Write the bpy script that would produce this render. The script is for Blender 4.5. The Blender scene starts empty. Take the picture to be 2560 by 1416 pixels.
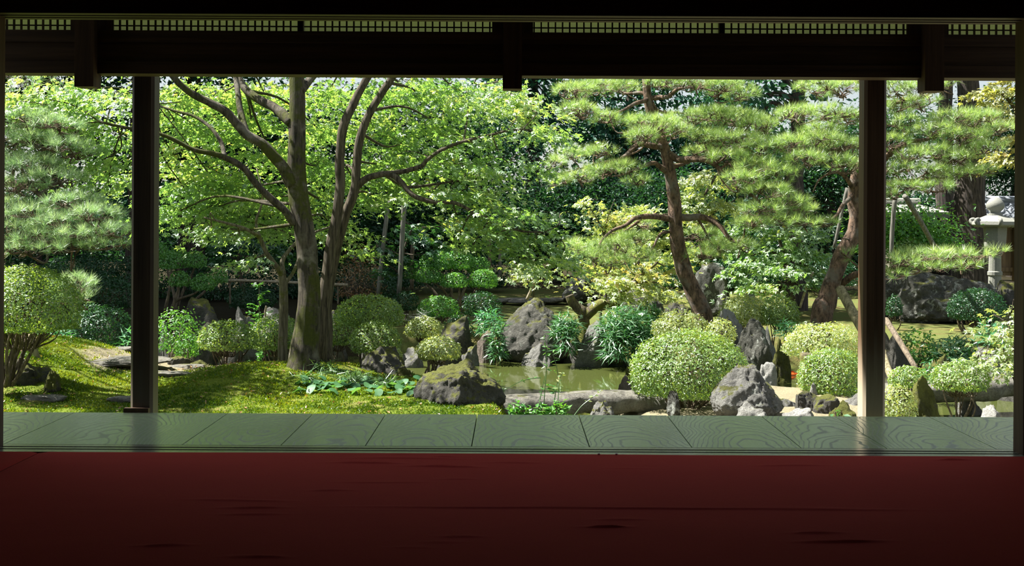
import bpy, math, random
import numpy as np
from mathutils import Vector

# ------------------------------------------------------------------ camera, sky, sun, exposure
F = 3200.0            # focal length in pixels of the 2560 x 1416 frame
EYE = 0.98            # eye height above the veranda floor
HOR = 545.0           # image row of the horizon
ROLL = math.radians(0.30)
SC = bpy.context.scene
COL = SC.collection
cam_data = bpy.data.cameras.new('camera')
cam_data.sensor_width = 36.0
cam_data.lens = 36.0 * F / 2560.0
cam_data.shift_y = (HOR - 708.0) / 2560.0
cam_data.clip_end = 400.0
cam = bpy.data.objects.new('camera', cam_data)
COL.objects.link(cam)
cam.location = (0, 0, EYE)
cam.rotation_euler = (math.pi / 2, -ROLL, 0)
SC.camera = cam

SUN_TO = Vector((-0.52, 0.13, 0.84)).normalized()
world = bpy.data.worlds.new('sky')
SC.world = world
world.use_nodes = True
wn = world.node_tree.nodes
wn.clear()
sky = wn.new('ShaderNodeTexSky')
sky.sky_type = 'NISHITA'
sky.sun_disc = False
sky.sun_elevation = math.asin(SUN_TO.z)
sky.sun_rotation = math.atan2(SUN_TO.x, SUN_TO.y)
sky.dust_density = 2.0
sky.altitude = 100
bg = wn.new('ShaderNodeBackground')
bg.inputs['Strength'].default_value = 0.058
wo = wn.new('ShaderNodeOutputWorld')
haze = wn.new('ShaderNodeMix')                 # summer haze: the blue sky is washed out towards white
haze.data_type = 'RGBA'
haze.inputs[0].default_value = 0.5
haze.inputs[7].default_value = (5.2, 5.4, 5.4, 1)
world.node_tree.links.new(sky.outputs[0], haze.inputs[6])
world.node_tree.links.new(haze.outputs[2], bg.inputs[0])
world.node_tree.links.new(bg.outputs[0], wo.inputs[0])
sun_data = bpy.data.lights.new('sun', 'SUN')
sun_data.energy = 7.0
sun_data.angle = math.radians(0.6)
sun_data.color = (1.0, 0.955, 0.87)
sun = bpy.data.objects.new('sun', sun_data)
COL.objects.link(sun)
sun.location = (-12, 10, 20)
sun.rotation_euler = SUN_TO.to_track_quat('Z', 'Y').to_euler()
vs = SC.view_settings
vs.view_transform = 'Standard'
vs.look = 'None'
vs.exposure = 1.5
vs.gamma = 1.0
vs.use_curve_mapping = False
SC.cycles.max_bounces = 10
SC.cycles.diffuse_bounces = 4
SC.cycles.glossy_bounces = 3
SC.cycles.transmission_bounces = 6
SC.cycles.sample_clamp_indirect = 6.0

# ------------------------------------------------------------------ helpers
R = np.random.default_rng(11)
cr, sr = math.cos(ROLL), math.sin(ROLL)

def P(px, py, d):
    """world point seen at a pixel, at distance d in front of the eye"""
    u = (px - 1280.0) / F
    v = -(py - HOR) / F
    return np.array([d * (u * cr - v * sr), d, EYE + d * (u * sr + v * cr)])

def _hash(ix, iy, iz, seed):
    h = (ix * 374761393 + iy * 668265263 + iz * 2147483647 + seed * 974634777) & 0xFFFFFFFF
    h = ((h ^ (h >> 13)) * 1274126177) & 0xFFFFFFFF
    return ((h ^ (h >> 16)) & 0xFFFF) / 65535.0

def vnoise(p, seed=0):
    p = np.asarray(p, dtype=np.float64)
    i = np.floor(p).astype(np.int64)
    f = p - i
    f = f * f * (3 - 2 * f)
    out = 0
    for a in (0, 1):
        wx = f[:, 0] if a else 1 - f[:, 0]
        for b in (0, 1):
            wy = f[:, 1] if b else 1 - f[:, 1]
            for c in (0, 1):
                wz = f[:, 2] if c else 1 - f[:, 2]
                out = out + wx * wy * wz * _hash(i[:, 0] + a, i[:, 1] + b, i[:, 2] + c, seed)
    return out * 2 - 1

def fbm(p, octaves=4, seed=0, gain=0.5):
    p = np.asarray(p, dtype=np.float64)
    o = 0
    a = 1.0
    for k in range(octaves):
        o = o + a * vnoise(p * (2 ** k) + 17.3 * k, seed + k)
        a *= gain
    return o

def ss(a, b, x):
    t = np.clip((x - a) / (b - a), 0, 1)
    return t * t * (3 - 2 * t)

def norm(v):
    return v / np.maximum(np.linalg.norm(v, axis=-1, keepdims=True), 1e-9)

def mesh_data(name, V, Fc, mat=None, rnd=None, smooth=False, attrs=None):
    V = np.ascontiguousarray(V, dtype=np.float32)
    me = bpy.data.meshes.new(name)
    groups = Fc if isinstance(Fc, list) else [Fc]
    groups = [np.asarray(g, dtype=np.int32) for g in groups if len(g)]
    nf = sum(len(g) for g in groups)
    nl = sum(g.size for g in groups)
    me.vertices.add(len(V))
    me.vertices.foreach_set('co', V.ravel())
    me.loops.add(nl)
    me.loops.foreach_set('vertex_index', np.concatenate([g.ravel() for g in groups]))
    me.polygons.add(nf)
    tot = np.concatenate([np.full(len(g), g.shape[1], dtype=np.int32) for g in groups])
    me.polygons.foreach_set('loop_start', np.concatenate([[0], np.cumsum(tot)[:-1]]).astype(np.int32))
    me.polygons.foreach_set('loop_total', tot)
    me.polygons.foreach_set('use_smooth', np.full(nf, bool(smooth)))
    if rnd is not None:
        at = me.attributes.new('rnd', 'FLOAT', 'POINT')
        at.data.foreach_set('value', np.ascontiguousarray(rnd, dtype=np.float32))
    for k, a in (attrs or {}).items():
        at = me.attributes.new(k, 'FLOAT', 'POINT')
        at.data.foreach_set('value', np.ascontiguousarray(a, dtype=np.float32))
    me.update(calc_edges=True)
    if mat is not None:
        me.materials.append(mat)
    return me

def link(name, me, parent=None, loc=(0, 0, 0)):
    o = bpy.data.objects.new(name, me)
    COL.objects.link(o)
    o.location = loc
    if parent is not None:
        o.parent = parent
    return o

def tag(o, label=None, cat=None, group=None, kind=None):
    if label: o['label'] = label
    if cat: o['category'] = cat
    if group: o['group'] = group
    if kind: o['kind'] = kind
    return o

def thing(name, label, cat, base, group=None):
    o = bpy.data.objects.new(name, None)
    o.empty_display_size = 0.1
    COL.objects.link(o)
    o.location = [float(c) for c in base]
    return tag(o, label, cat, group)

def mk(name, V, Fc, mat, parent=None, origin=None, rnd=None, smooth=False, attrs=None):
    """mesh object from world-space vertices"""
    V = np.asarray(V, dtype=np.float64)
    if parent is not None:
        V = V - np.array(parent.location)
        return link(name, mesh_data(name, V, Fc, mat, rnd, smooth, attrs), parent)
    origin = np.zeros(3) if origin is None else np.asarray(origin, dtype=np.float64)
    return link(name, mesh_data(name, V - origin, Fc, mat, rnd, smooth, attrs), None, [float(c) for c in origin])

def box(x0, x1, y0, y1, z0, z1, ch=0.0):
    """box, its vertical edges chamfered by ch"""
    if ch <= 0:
        V = np.array([[x, y, z] for z in (z0, z1) for (x, y) in ((x0, y0), (x1, y0), (x1, y1), (x0, y1))], float)
        return V, np.array([[3, 2, 1, 0], [4, 5, 6, 7], [0, 1, 5, 4], [1, 2, 6, 5], [2, 3, 7, 6], [3, 0, 4, 7]])
    ring = [(x0 + ch, y0), (x1 - ch, y0), (x1, y0 + ch), (x1, y1 - ch), (x1 - ch, y1), (x0 + ch, y1), (x0, y1 - ch), (x0, y0 + ch)]
    V = np.array([[x, y, z] for z in (z0, z1) for (x, y) in ring], float)
    q = [[i, (i + 1) % 8, 8 + (i + 1) % 8, 8 + i] for i in range(8)]
    return V, [np.array(q), np.array([[7, 6, 5, 4, 3, 2, 1, 0], [8, 9, 10, 11, 12, 13, 14, 15]])]

class Acc:
    """collects vertices and quads / triangles of several pieces of ONE part"""
    def __init__(s):
        s.V, s.Q, s.T, s.r, s.n = [], [], [], [], 0
    def add(s, V, Fc, rnd=None):
        for g in (Fc if isinstance(Fc, list) else [Fc]):
            g = np.asarray(g)
            (s.Q if g.shape[1] == 4 else s.T).append(g + s.n)
        s.V.append(V)
        s.r.append(np.full(len(V), R.random()) if rnd is None else rnd)
        s.n += len(V)
    def build(s, name, mat, parent=None, origin=None, smooth=False, kind=None):
        g = []
        if s.Q: g.append(np.concatenate(s.Q))
        if s.T: g.append(np.concatenate(s.T))
        o = mk(name, np.concatenate(s.V), g, mat, parent, origin, np.concatenate(s.r), smooth)
        if kind: o['kind'] = kind
        return o

def spline(pts, n):
    pts = np.asarray(pts, dtype=np.float64)
    if len(pts) == 2:
        t = np.linspace(0, 1, n)[:, None]
        return pts[0] * (1 - t) + pts[1] * t
    p = np.vstack([2 * pts[0] - pts[1], pts, 2 * pts[-1] - pts[-2]])
    m = len(pts) - 1
    t = np.linspace(0, m - 1e-6, n)
    i = t.astype(int)
    f = (t - i)[:, None]
    a, b, c, d = p[i], p[i + 1], p[i + 2], p[i + 3]
    return 0.5 * (2 * b + (c - a) * f + (2 * a - 5 * b + 4 * c - d) * f ** 2 + (3 * b - a - 3 * c + d) * f ** 3)

def tube(path, rad, sides=8, rough=0.0, seed=0, cap=True):
    path = np.asarray(path, dtype=np.float64)
    n = len(path)
    rad = np.broadcast_to(np.asarray(rad, dtype=np.float64), (n,))
    tan = norm(np.gradient(path, axis=0))
    ref = np.array([0.0, 1.0, 0.0]) if abs(tan[0][1]) < 0.8 else np.array([1.0, 0, 0])
    u = norm(np.cross(tan, ref))
    w = np.cross(tan, u)
    a = np.linspace(0, 2 * math.pi, sides, endpoint=False)
    V = path[:, None, :] + rad[:, None, None] * (np.cos(a)[None, :, None] * u[:, None, :] + np.sin(a)[None, :, None] * w[:, None, :])
    V = V.reshape(-1, 3)
    if rough > 0:
        rr = np.repeat(rad, sides)
        k = fbm(V / max(rad.max() * 1.4, 0.02), 3, seed)
        V = V + (V - np.repeat(path, sides, axis=0)) * (k * rough)[:, None]
    i = np.arange(n - 1)[:, None] * sides
    j = np.arange(sides)[None, :]
    j2 = (j + 1) % sides
    Q = np.stack([i + j, i + j2, i + sides + j2, i + sides + j], axis=-1).reshape(-1, 4)
    out = [Q]
    if cap:
        V = np.vstack([V, path[-1:], path[:1]])
        e = (n - 1) * sides
        jj = np.arange(sides)
        T1 = np.stack([e + jj, e + (jj + 1) % sides, np.full(sides, n * sides)], axis=-1)
        T2 = np.stack([(jj + 1) % sides, jj, np.full(sides, n * sides + 1)], axis=-1)
        out.append(np.vstack([T1, T2]))
    return V, out

def scatter(tv, tf, pos, nrm, tip, size):
    """bake copies of a template (x = tip, z = normal) at pos"""
    n, k = len(pos), len(tv)
    Z = norm(nrm)
    X = norm(tip - (tip * Z).sum(1, keepdims=True) * Z)
    Y = np.cross(Z, X)
    S = size[:, None, None]
    V = pos[:, None, :] + S * (tv[None, :, 0:1] * X[:, None, :] + tv[None, :, 1:2] * Y[:, None, :] + tv[None, :, 2:3] * Z[:, None, :])
    Fc = (tf[None, :, :] + (np.arange(n) * k)[:, None, None]).reshape(-1, tf.shape[1])
    return V.reshape(-1, 3), Fc

def rvec(n):
    return norm(R.normal(size=(n, 3)))

# leaf templates ------------------------------------------------------
def maple_template():
    V, T = [], []
    for ang, ln in ((0, 1.0), (50, 0.86), (-50, 0.86), (104, 0.55), (-104, 0.55)):
        a = math.radians(ang)
        c, s = math.cos(a), math.sin(a)
        b = len(V)
        w, m = 0.19, 0.40
        V += [(-0.05 * c, -0.05 * s, 0.0), (c * ln * m + s * w, s * ln * m - c * w, -0.02), (c * ln, s * ln, -0.22 * ln), (c * ln * m - s * w, s * ln * m + c * w, -0.02)]
        T += [(b, b + 1, b + 2), (b, b + 2, b + 3)]
    return np.array(V), np.array(T)
MAPLE = maple_template()
LEAF = (np.array([[0, 0, 0], [0.45, -0.24, 0.07], [1, 0, 0], [0.45, 0.24, 0.07]]), np.array([[0, 1, 2], [0, 2, 3]]))
BLADE = (np.array([[0, -0.05, 0], [0, 0.05, 0], [0.4, 0.055, 0.05], [0.4, -0.055, 0.05], [1, 0, -0.12]]), np.array([[0, 3, 1], [1, 3, 2], [3, 4, 2]]))
NEEDLE = (np.array([[0, -0.016, 0], [0, 0.016, 0], [1, 0, 0]]), np.array([[0, 2, 1]]))
MOSS = (np.array([[0, -0.3, 0], [0, 0.3, 0], [1, 0, 0.1]]), np.array([[0, 2, 1]]))
ROUND = (np.array([[0.12, 0, 0.02]] + [[0.12 + 0.5 * (1 - 0.45 * math.exp(-((t - math.pi) / 0.5) ** 2)) * math.cos(t), 0.55 * math.sin(t), 0.06 * math.cos(2 * t)] for t in np.linspace(0, 2 * math.pi, 14, endpoint=False)]), np.array([[0, 1 + i, 1 + (i + 1) % 14] for i in range(14)]))

# ------------------------------------------------------------------ materials
def new_mat(name):
    m = bpy.data.materials.new(name)
    m.use_nodes = True
    m.node_tree.nodes.clear()
    return m, m.node_tree.nodes, m.node_tree.links

def ramp(nodes, stops):
    r = nodes.new('ShaderNodeValToRGB')
    el = r.color_ramp.elements
    while len(el) < len(stops):
        el.new(0.5)
    for e, (p, c) in zip(el, stops):
        e.position = p
        e.color = (c[0], c[1], c[2], 1)
    return r

def leaf_mat(name, stops, trans_gain=(1.9, 1.7, 0.6), trans=0.45, gloss=0.10, rough=0.38):
    m, n, l = new_mat(name)
    at = n.new('ShaderNodeAttribute')
    at.attribute_name = 'rnd'
    rp = ramp(n, stops)
    l.new(at.outputs['Fac'], rp.inputs[0])
    d = n.new('ShaderNodeBsdfDiffuse')
    l.new(rp.outputs[0], d.inputs[0])
    mul = n.new('ShaderNodeMix')
    mul.data_type = 'RGBA'
    mul.blend_type = 'MULTIPLY'
    mul.inputs[0].default_value = 1.0
    l.new(rp.outputs[0], mul.inputs[6])
    mul.inputs[7].default_value = (*trans_gain, 1)
    t = n.new('ShaderNodeBsdfTranslucent')
    l.new(mul.outputs[2], t.inputs[0])
    mx = n.new('ShaderNodeMixShader')
    mx.inputs[0].default_value = trans
    l.new(d.outputs[0], mx.inputs[1])
    l.new(t.outputs[0], mx.inputs[2])
    g = n.new('ShaderNodeBsdfGlossy')
    g.inputs['Roughness'].default_value = rough
    g.inputs['Color'].default_value = (0.9, 1.0, 0.95, 1)
    mg = n.new('ShaderNodeMixShader')
    mg.inputs[0].default_value = gloss
    l.new(mx.outputs[0], mg.inputs[1])
    l.new(g.outputs[0], mg.inputs[2])
    o = n.new('ShaderNodeOutputMaterial')
    l.new(mg.outputs[0], o.inputs[0])
    return m

def coords(n, l, scale=(1, 1, 1), kind='Object', rand=True):
    tc = n.new('ShaderNodeTexCoord')
    mp = n.new('ShaderNodeMapping')
    mp.inputs['Scale'].default_value = scale
    l.new(tc.outputs[kind], mp.inputs[0])
    if rand:
        oi = n.new('ShaderNodeObjectInfo')
        mm = n.new('ShaderNodeMath')
        mm.operation = 'MULTIPLY'
        mm.inputs[1].default_value = 40.0
        l.new(oi.outputs['Random'], mm.inputs[0])
        l.new(mm.outputs[0], mp.inputs['Location'])
    return mp.outputs[0]

def noise_node(n, l, vec, scale, detail=5, rough=0.6, dist=0.0):
    t = n.new('ShaderNodeTexNoise')
    t.inputs['Scale'].default_value = scale
    t.inputs['Detail'].default_value = detail
    t.inputs['Roughness'].default_value = rough
    t.inputs['Distortion'].default_value = dist
    l.new(vec, t.inputs['Vector'])
    return t.outputs['Fac']

def mix_rgb(n, l, fac, a, b, blend='MIX'):
    m = n.new('ShaderNodeMix')
    m.data_type = 'RGBA'
    m.blend_type = blend
    for sock, v in ((m.inputs[0], fac), (m.inputs[6], a), (m.inputs[7], b)):
        if hasattr(v, 'node'):
            l.new(v, sock)
        elif isinstance(v, (int, float)):
            sock.default_value = v
        else:
            sock.default_value = (*v, 1)
    return m.outputs[2]

def mathn(n, l, op, a, b=0.0):
    m = n.new('ShaderNodeMath')
    m.operation = op
    for sock, v in ((m.inputs[0], a), (m.inputs[1], b)):
        if hasattr(v, 'node'):
            l.new(v, sock)
        else:
            sock.default_value = v
    return m.outputs[0]

def step(n, l, v, lo, hi):
    m = n.new('ShaderNodeMapRange')
    m.interpolation_type = 'SMOOTHSTEP'
    m.inputs['From Min'].default_value = lo
    m.inputs['From Max'].default_value = hi
    l.new(v, m.inputs[0])
    return m.outputs[0]

def finish(m, n, l, color, rough=0.8, bump=None, bump_s=0.3, bump_d=0.02, spec=0.3):
    p = n.new('ShaderNodeBsdfPrincipled')
    if hasattr(color, 'node'):
        l.new(color, p.inputs['Base Color'])
    else:
        p.inputs['Base Color'].default_value = (*color, 1)
    if hasattr(rough, 'node'):
        l.new(rough, p.inputs['Roughness'])
    else:
        p.inputs['Roughness'].default_value = rough
    p.inputs['Specular IOR Level'].default_value = spec
    if bump is not None:
        b = n.new('ShaderNodeBump')
        b.inputs['Strength'].default_value = bump_s
        b.inputs['Distance'].default_value = bump_d
        l.new(bump, b.inputs['Height'])
        l.new(b.outputs[0], p.inputs['Normal'])
    o = n.new('ShaderNodeOutputMaterial')
    l.new(p.outputs[0], o.inputs[0])
    return m

def rock_mat(name, dark, light, moss=0.5, lichen=0.35, moss_col=(0.16, 0.17, 0.03), sc=1.0):
    m, n, l = new_mat(name)
    v = coords(n, l)
    a = noise_node(n, l, v, 4 * sc, 8, 0.7)
    f = noise_node(n, l, v, 26 * sc, 6, 0.75)
    g2 = noise_node(n, l, v, 70 * sc, 4, 0.8)
    rp = ramp(n, [(0.36, dark), (0.64, light)])
    l.new(mathn(n, l, 'ADD', mathn(n, l, 'MULTIPLY', a, 0.40), mathn(n, l, 'ADD', mathn(n, l, 'MULTIPLY', f, 0.35), mathn(n, l, 'MULTIPLY', g2, 0.25))), rp.inputs[0])
    lv = noise_node(n, l, v, 9 * sc, 6, 0.75, 0.6)
    col = mix_rgb(n, l, mathn(n, l, 'MULTIPLY', step(n, l, lv, 0.60 - 0.12 * lichen, 0.68 - 0.12 * lichen), min(1.0, lichen * 1.6)), rp.outputs[0], (0.42, 0.45, 0.41))
    g = n.new('ShaderNodeNewGeometry')
    sx = n.new('ShaderNodeSeparateXYZ')
    l.new(g.outputs['Normal'], sx.inputs[0])
    mv = noise_node(n, l, v, 5 * sc, 6, 0.7)
    mk_ = mathn(n, l, 'ADD', mathn(n, l, 'MULTIPLY', sx.outputs[2], 0.5), mathn(n, l, 'MULTIPLY', mv, 1.1))
    fac = step(n, l, mk_, 1.12 - 0.6 * moss, 1.30 - 0.6 * moss)
    mcol = mix_rgb(n, l, f, (moss_col[0] * 0.45, moss_col[1] * 0.5, moss_col[2] * 0.6), (moss_col[0] * 1.25, moss_col[1] * 1.25, moss_col[2] * 1.2))
    mcol = mix_rgb(n, l, step(n, l, a, 0.35, 0.6), tuple(c * 0.35 for c in moss_col), mcol)
    col = mix_rgb(n, l, fac, col, mcol)
    return finish(m, n, l, col, 0.85, mathn(n, l, 'ADD', a, mathn(n, l, 'ADD', f, mathn(n, l, 'MULTIPLY', g2, 0.5))), 0.9, 0.05)

def bark_mat(name, dark, light, stretch=(14, 14, 3), moss=0.0, moss_col=(0.14, 0.16, 0.02), bump=0.8, pale=None):
    m, n, l = new_mat(name)
    v = coords(n, l, stretch)
    a = noise_node(n, l, v, 1.6, 8, 0.7, 0.5)
    rp = ramp(n, [(0.38, dark), (0.62, light)])
    l.new(a, rp.inputs[0])
    col = rp.outputs[0]
    v2 = coords(n, l, (1, 1, 1))
    if pale is not None:
        pn = noise_node(n, l, v2, 5, 5, 0.6)
        col = mix_rgb(n, l, step(n, l, pn, 0.5, 0.66), col, pale)
    if moss > 0:
        mn = noise_node(n, l, v2, 3.2, 6, 0.7)
        f2 = noise_node(n, l, v2, 40, 3, 0.7)
        mc = mix_rgb(n, l, f2, (moss_col[0] * 0.5, moss_col[1] * 0.5, moss_col[2] * 0.5), (moss_col[0] * 1.5, moss_col[1] * 1.5, moss_col[2] * 1.2))
        col = mix_rgb(n, l, step(n, l, mn, 0.66 - 0.3 * moss, 0.76 - 0.3 * moss), col, mc)
    return finish(m, n, l, col, 0.85, a, bump, 0.035)

def wood_mat(name, dark, light, axis='z', rough=0.55, fine=30.0, pale=None, spec=0.3):
    m, n, l = new_mat(name)
    s = {'x': (1.2, fine, fine), 'y': (fine, 1.2, fine), 'z': (fine, fine, 1.2)}[axis]
    v = coords(n, l, s)
    a = noise_node(n, l, v, 1.0, 6, 0.65, 0.2)
    rp = ramp(n, [(0.3, dark), (0.7, light)])
    l.new(a, rp.inputs[0])
    col = rp.outputs[0]
    if pale is not None:                       # wood turns paler towards the foot of the post
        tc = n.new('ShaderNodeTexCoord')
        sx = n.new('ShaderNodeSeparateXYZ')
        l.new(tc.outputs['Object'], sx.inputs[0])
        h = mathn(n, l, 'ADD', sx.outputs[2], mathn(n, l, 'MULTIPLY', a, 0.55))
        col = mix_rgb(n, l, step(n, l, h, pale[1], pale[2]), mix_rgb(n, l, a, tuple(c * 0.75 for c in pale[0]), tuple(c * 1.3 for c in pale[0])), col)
    return finish(m, n, l, col, rough, a, 0.25, 0.004, spec)

def flat_mat(name, col, rough=0.8, var=0.25, scale=20, bump=0.2, spec=0.3):
    m, n, l = new_mat(name)
    v = coords(n, l)
    a = noise_node(n, l, v, scale, 5, 0.65)
    c = mix_rgb(n, l, a, tuple(x * (1 - var) for x in col), tuple(min(1, x * (1 + var)) for x in col))
    return finish(m, n, l, c, rough, a, bump, 0.01, spec)

M = {}
G = lambda *c: c
# foliage colours follow the leaf itself: young yellow-green to old deep green
M['maple'] = leaf_mat('maple_leaf', [(0, (0.08, 0.185, 0.06)), (0.5, (0.17, 0.295, 0.095)), (0.9, (0.30, 0.40, 0.14)), (1, (0.42, 0.32, 0.09))], trans=0.58, trans_gain=(1.95, 1.85, 0.8), gloss=0.14, rough=0.45)
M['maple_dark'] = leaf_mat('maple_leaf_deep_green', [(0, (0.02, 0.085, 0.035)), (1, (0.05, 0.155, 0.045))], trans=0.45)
M['maple_pale'] = leaf_mat('maple_leaf_pale', [(0, (0.16, 0.26, 0.08)), (0.7, (0.29, 0.36, 0.13)), (1, (0.46, 0.36, 0.15))], trans=0.5, gloss=0.12, trans_gain=(1.8, 1.6, 0.8))
M['maple_gold'] = leaf_mat('maple_leaf_golden', [(0, (0.20, 0.25, 0.09)), (0.7, (0.36, 0.36, 0.17)), (1, (0.44, 0.32, 0.15))], trans=0.5)
M['pine'] = leaf_mat('pine_needles', [(0, (0.12, 0.23, 0.06)), (0.6, (0.26, 0.40, 0.12)), (1, (0.44, 0.55, 0.20))], trans=0.42, gloss=0.09, rough=0.45, trans_gain=(1.5, 1.45, 0.8))
M['pine_blue'] = leaf_mat('pine_needles_bluish', [(0, (0.11, 0.23, 0.10)), (0.6, (0.25, 0.39, 0.19)), (1, (0.43, 0.55, 0.30))], trans=0.42, gloss=0.11, rough=0.45, trans_gain=(1.4, 1.4, 0.9))
M['box'] = leaf_mat('clipped_shrub_leaf', [(0, (0.06, 0.13, 0.03)), (0.5, (0.15, 0.26, 0.06)), (1, (0.32, 0.42, 0.12))], trans=0.38, gloss=0.08, rough=0.4)
M['box_pale'] = leaf_mat('pale_shrub_leaf', [(0, (0.15, 0.22, 0.08)), (0.6, (0.30, 0.38, 0.15)), (1, (0.50, 0.54, 0.28))], trans=0.4, gloss=0.08, rough=0.4)
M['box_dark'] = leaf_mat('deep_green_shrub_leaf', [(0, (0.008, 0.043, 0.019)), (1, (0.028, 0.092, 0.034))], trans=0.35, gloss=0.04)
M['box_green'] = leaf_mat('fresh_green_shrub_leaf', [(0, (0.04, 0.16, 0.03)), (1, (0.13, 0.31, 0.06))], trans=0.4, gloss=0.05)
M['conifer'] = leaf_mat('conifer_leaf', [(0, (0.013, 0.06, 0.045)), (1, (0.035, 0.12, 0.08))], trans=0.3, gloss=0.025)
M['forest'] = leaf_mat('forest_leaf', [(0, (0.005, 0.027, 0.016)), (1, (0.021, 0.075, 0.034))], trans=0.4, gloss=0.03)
M['sasa'] = leaf_mat('bamboo_grass_leaf', [(0, (0.02, 0.09, 0.03)), (0.8, (0.05, 0.17, 0.05)), (1, (0.26, 0.23, 0.07))], trans=0.35, gloss=0.07, rough=0.45)
M['fern'] = leaf_mat('fern_leaf', [(0, (0.03, 0.15, 0.07)), (1, (0.08, 0.27, 0.10))], trans=0.4, gloss=0.08)
M['grass'] = leaf_mat('grass_blade', [(0, (0.06, 0.15, 0.045)), (1, (0.16, 0.27, 0.10))], trans=0.3, gloss=0.08)
M['butterbur'] = leaf_mat('butterbur_leaf', [(0, (0.045, 0.14, 0.06)), (1, (0.09, 0.21, 0.08))], trans=0.4, gloss=0.025, rough=0.5)
M['moss'] = leaf_mat('moss', [(0, (0.035, 0.085, 0.008)), (0.55, (0.11, 0.18, 0.015)), (1, (0.27, 0.31, 0.04))], trans=0.35, gloss=0.02)
M['litter'] = leaf_mat('dry_leaf', [(0, (0.10, 0.05, 0.02)), (1, (0.30, 0.17, 0.07))], trans=0.2, gloss=0.05)
M['rock'] = rock_mat('grey_rock', (0.07, 0.07, 0.065), (0.31, 0.31, 0.29), 0.45, 0.35)
M['rock_dark'] = rock_mat('dark_mossy_rock', (0.03, 0.03, 0.026), (0.14, 0.135, 0.12), 0.6, 0.12)
M['rock_pale'] = rock_mat('pale_rock', (0.16, 0.16, 0.15), (0.50, 0.50, 0.47), 0.2, 0.5)
M['rock_brown'] = rock_mat('brown_rock', (0.08, 0.06, 0.05), (0.26, 0.22, 0.18), 0.35, 0.15)
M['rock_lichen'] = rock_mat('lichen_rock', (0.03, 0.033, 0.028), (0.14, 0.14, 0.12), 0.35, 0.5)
M['rock_peak'] = rock_mat('mossy_grey_boulder', (0.035, 0.036, 0.03), (0.19, 0.185, 0.165), 0.5, 0.25)
M['rock_moss'] = rock_mat('moss_covered_rock', (0.05, 0.05, 0.035), (0.15, 0.14, 0.10), 1.15, 0.0)
M['slab'] = rock_mat('weathered_slab', (0.05, 0.048, 0.04), (0.46, 0.44, 0.38), 0.10, 0.3, sc=2.0)
M['bark'] = bark_mat('maple_bark', (0.014, 0.012, 0.008), (0.125, 0.105, 0.075), (22, 22, 2.6), 0.62, (0.06, 0.068, 0.010), 1.0, pale=(0.18, 0.165, 0.13))
M['bark_smooth'] = bark_mat('smooth_maple_bark', (0.026, 0.021, 0.014), (0.15, 0.125, 0.088), (26, 26, 2.0), 0.0, bump=0.8)
M['bark_young'] = bark_mat('young_maple_bark', (0.07, 0.062, 0.04), (0.24, 0.215, 0.15), (26, 26, 2.5), 0.45, (0.10, 0.11, 0.02), 0.6)
M['bark_pine'] = bark_mat('pine_bark', (0.04, 0.027, 0.019), (0.25, 0.165, 0.115), (14, 14, 6), 0.0, bump=1.0, pale=(0.19, 0.165, 0.14))
M['bark_cedar'] = bark_mat('cedar_bark', (0.016, 0.013, 0.011), (0.11, 0.09, 0.078), (22, 22, 1.2), 0.0, bump=1.0)
M['bark_moss'] = bark_mat('mossy_bark', (0.04, 0.033, 0.02), (0.15, 0.125, 0.08), (14, 14, 5), 0.6, (0.12, 0.125, 0.025), 0.8)
M['stem'] = bark_mat('shrub_stem', (0.05, 0.038, 0.026), (0.20, 0.16, 0.115), (30, 30, 6), 0.0, bump=0.4)
M['stem_pale'] = bark_mat('pale_shrub_stem', (0.10, 0.08, 0.06), (0.34, 0.30, 0.25), (30, 30, 6), 0.0, bump=0.4)
M['pole'] = bark_mat('weathered_pole', (0.07, 0.068, 0.06), (0.21, 0.205, 0.18), (30, 30, 2), 0.0, bump=0.4)
M['pole_green'] = bark_mat('greenish_log_prop', (0.10, 0.085, 0.045), (0.34, 0.30, 0.18), (20, 20, 1.5), 0.0, bump=0.4)
M['bamboo'] = bark_mat('old_bamboo', (0.16, 0.13, 0.09), (0.36, 0.31, 0.23), (20, 20, 20), 0.0, bump=0.1)
M['wood_dark'] = wood_mat('aged_dark_wood', (0.035, 0.020, 0.012), (0.105, 0.062, 0.035), 'x', 0.6)
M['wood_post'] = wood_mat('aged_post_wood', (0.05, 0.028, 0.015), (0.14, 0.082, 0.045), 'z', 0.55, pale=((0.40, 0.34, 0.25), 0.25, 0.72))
M['wood_post_b'] = wood_mat('aged_dark_post_wood', (0.026, 0.018, 0.011), (0.075, 0.052, 0.033), 'z', 0.55, pale=((0.15, 0.13, 0.105), 0.0, 0.62))
M['wood_v'] = wood_mat('dark_post_wood', (0.04, 0.022, 0.012), (0.12, 0.07, 0.04), 'z', 0.6)
M['plaster'] = flat_mat('dark_plaster', (0.16, 0.145, 0.11), 0.9, 0.15, 30)
M['gatewood'] = wood_mat('gate_wood', (0.10, 0.065, 0.035), (0.26, 0.18, 0.10), 'z', 0.7, 12)
M['tile'] = flat_mat('roof_tile', (0.16, 0.18, 0.21), 0.35, 0.35, 8, 0.2, 0.5)
M['granite'] = flat_mat('granite', (0.20, 0.205, 0.18), 0.85, 0.35, 60, 0.4)
M['koi'] = flat_mat('koi_skin', (0.85, 0.16, 0.03), 0.3, 0.2, 20, 0.0)
M['pin'] = flat_mat('white_pin', (0.8, 0.8, 0.78), 0.4, 0.05, 5, 0.0)
M['dirt'] = flat_mat('pale_sandy_earth', (0.42, 0.37, 0.25), 0.9, 0.3, 12, 0.4)
M['web'] = flat_mat('spider_silk', (0.85, 0.87, 0.85), 0.3, 0.05, 5, 0.0)

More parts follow.
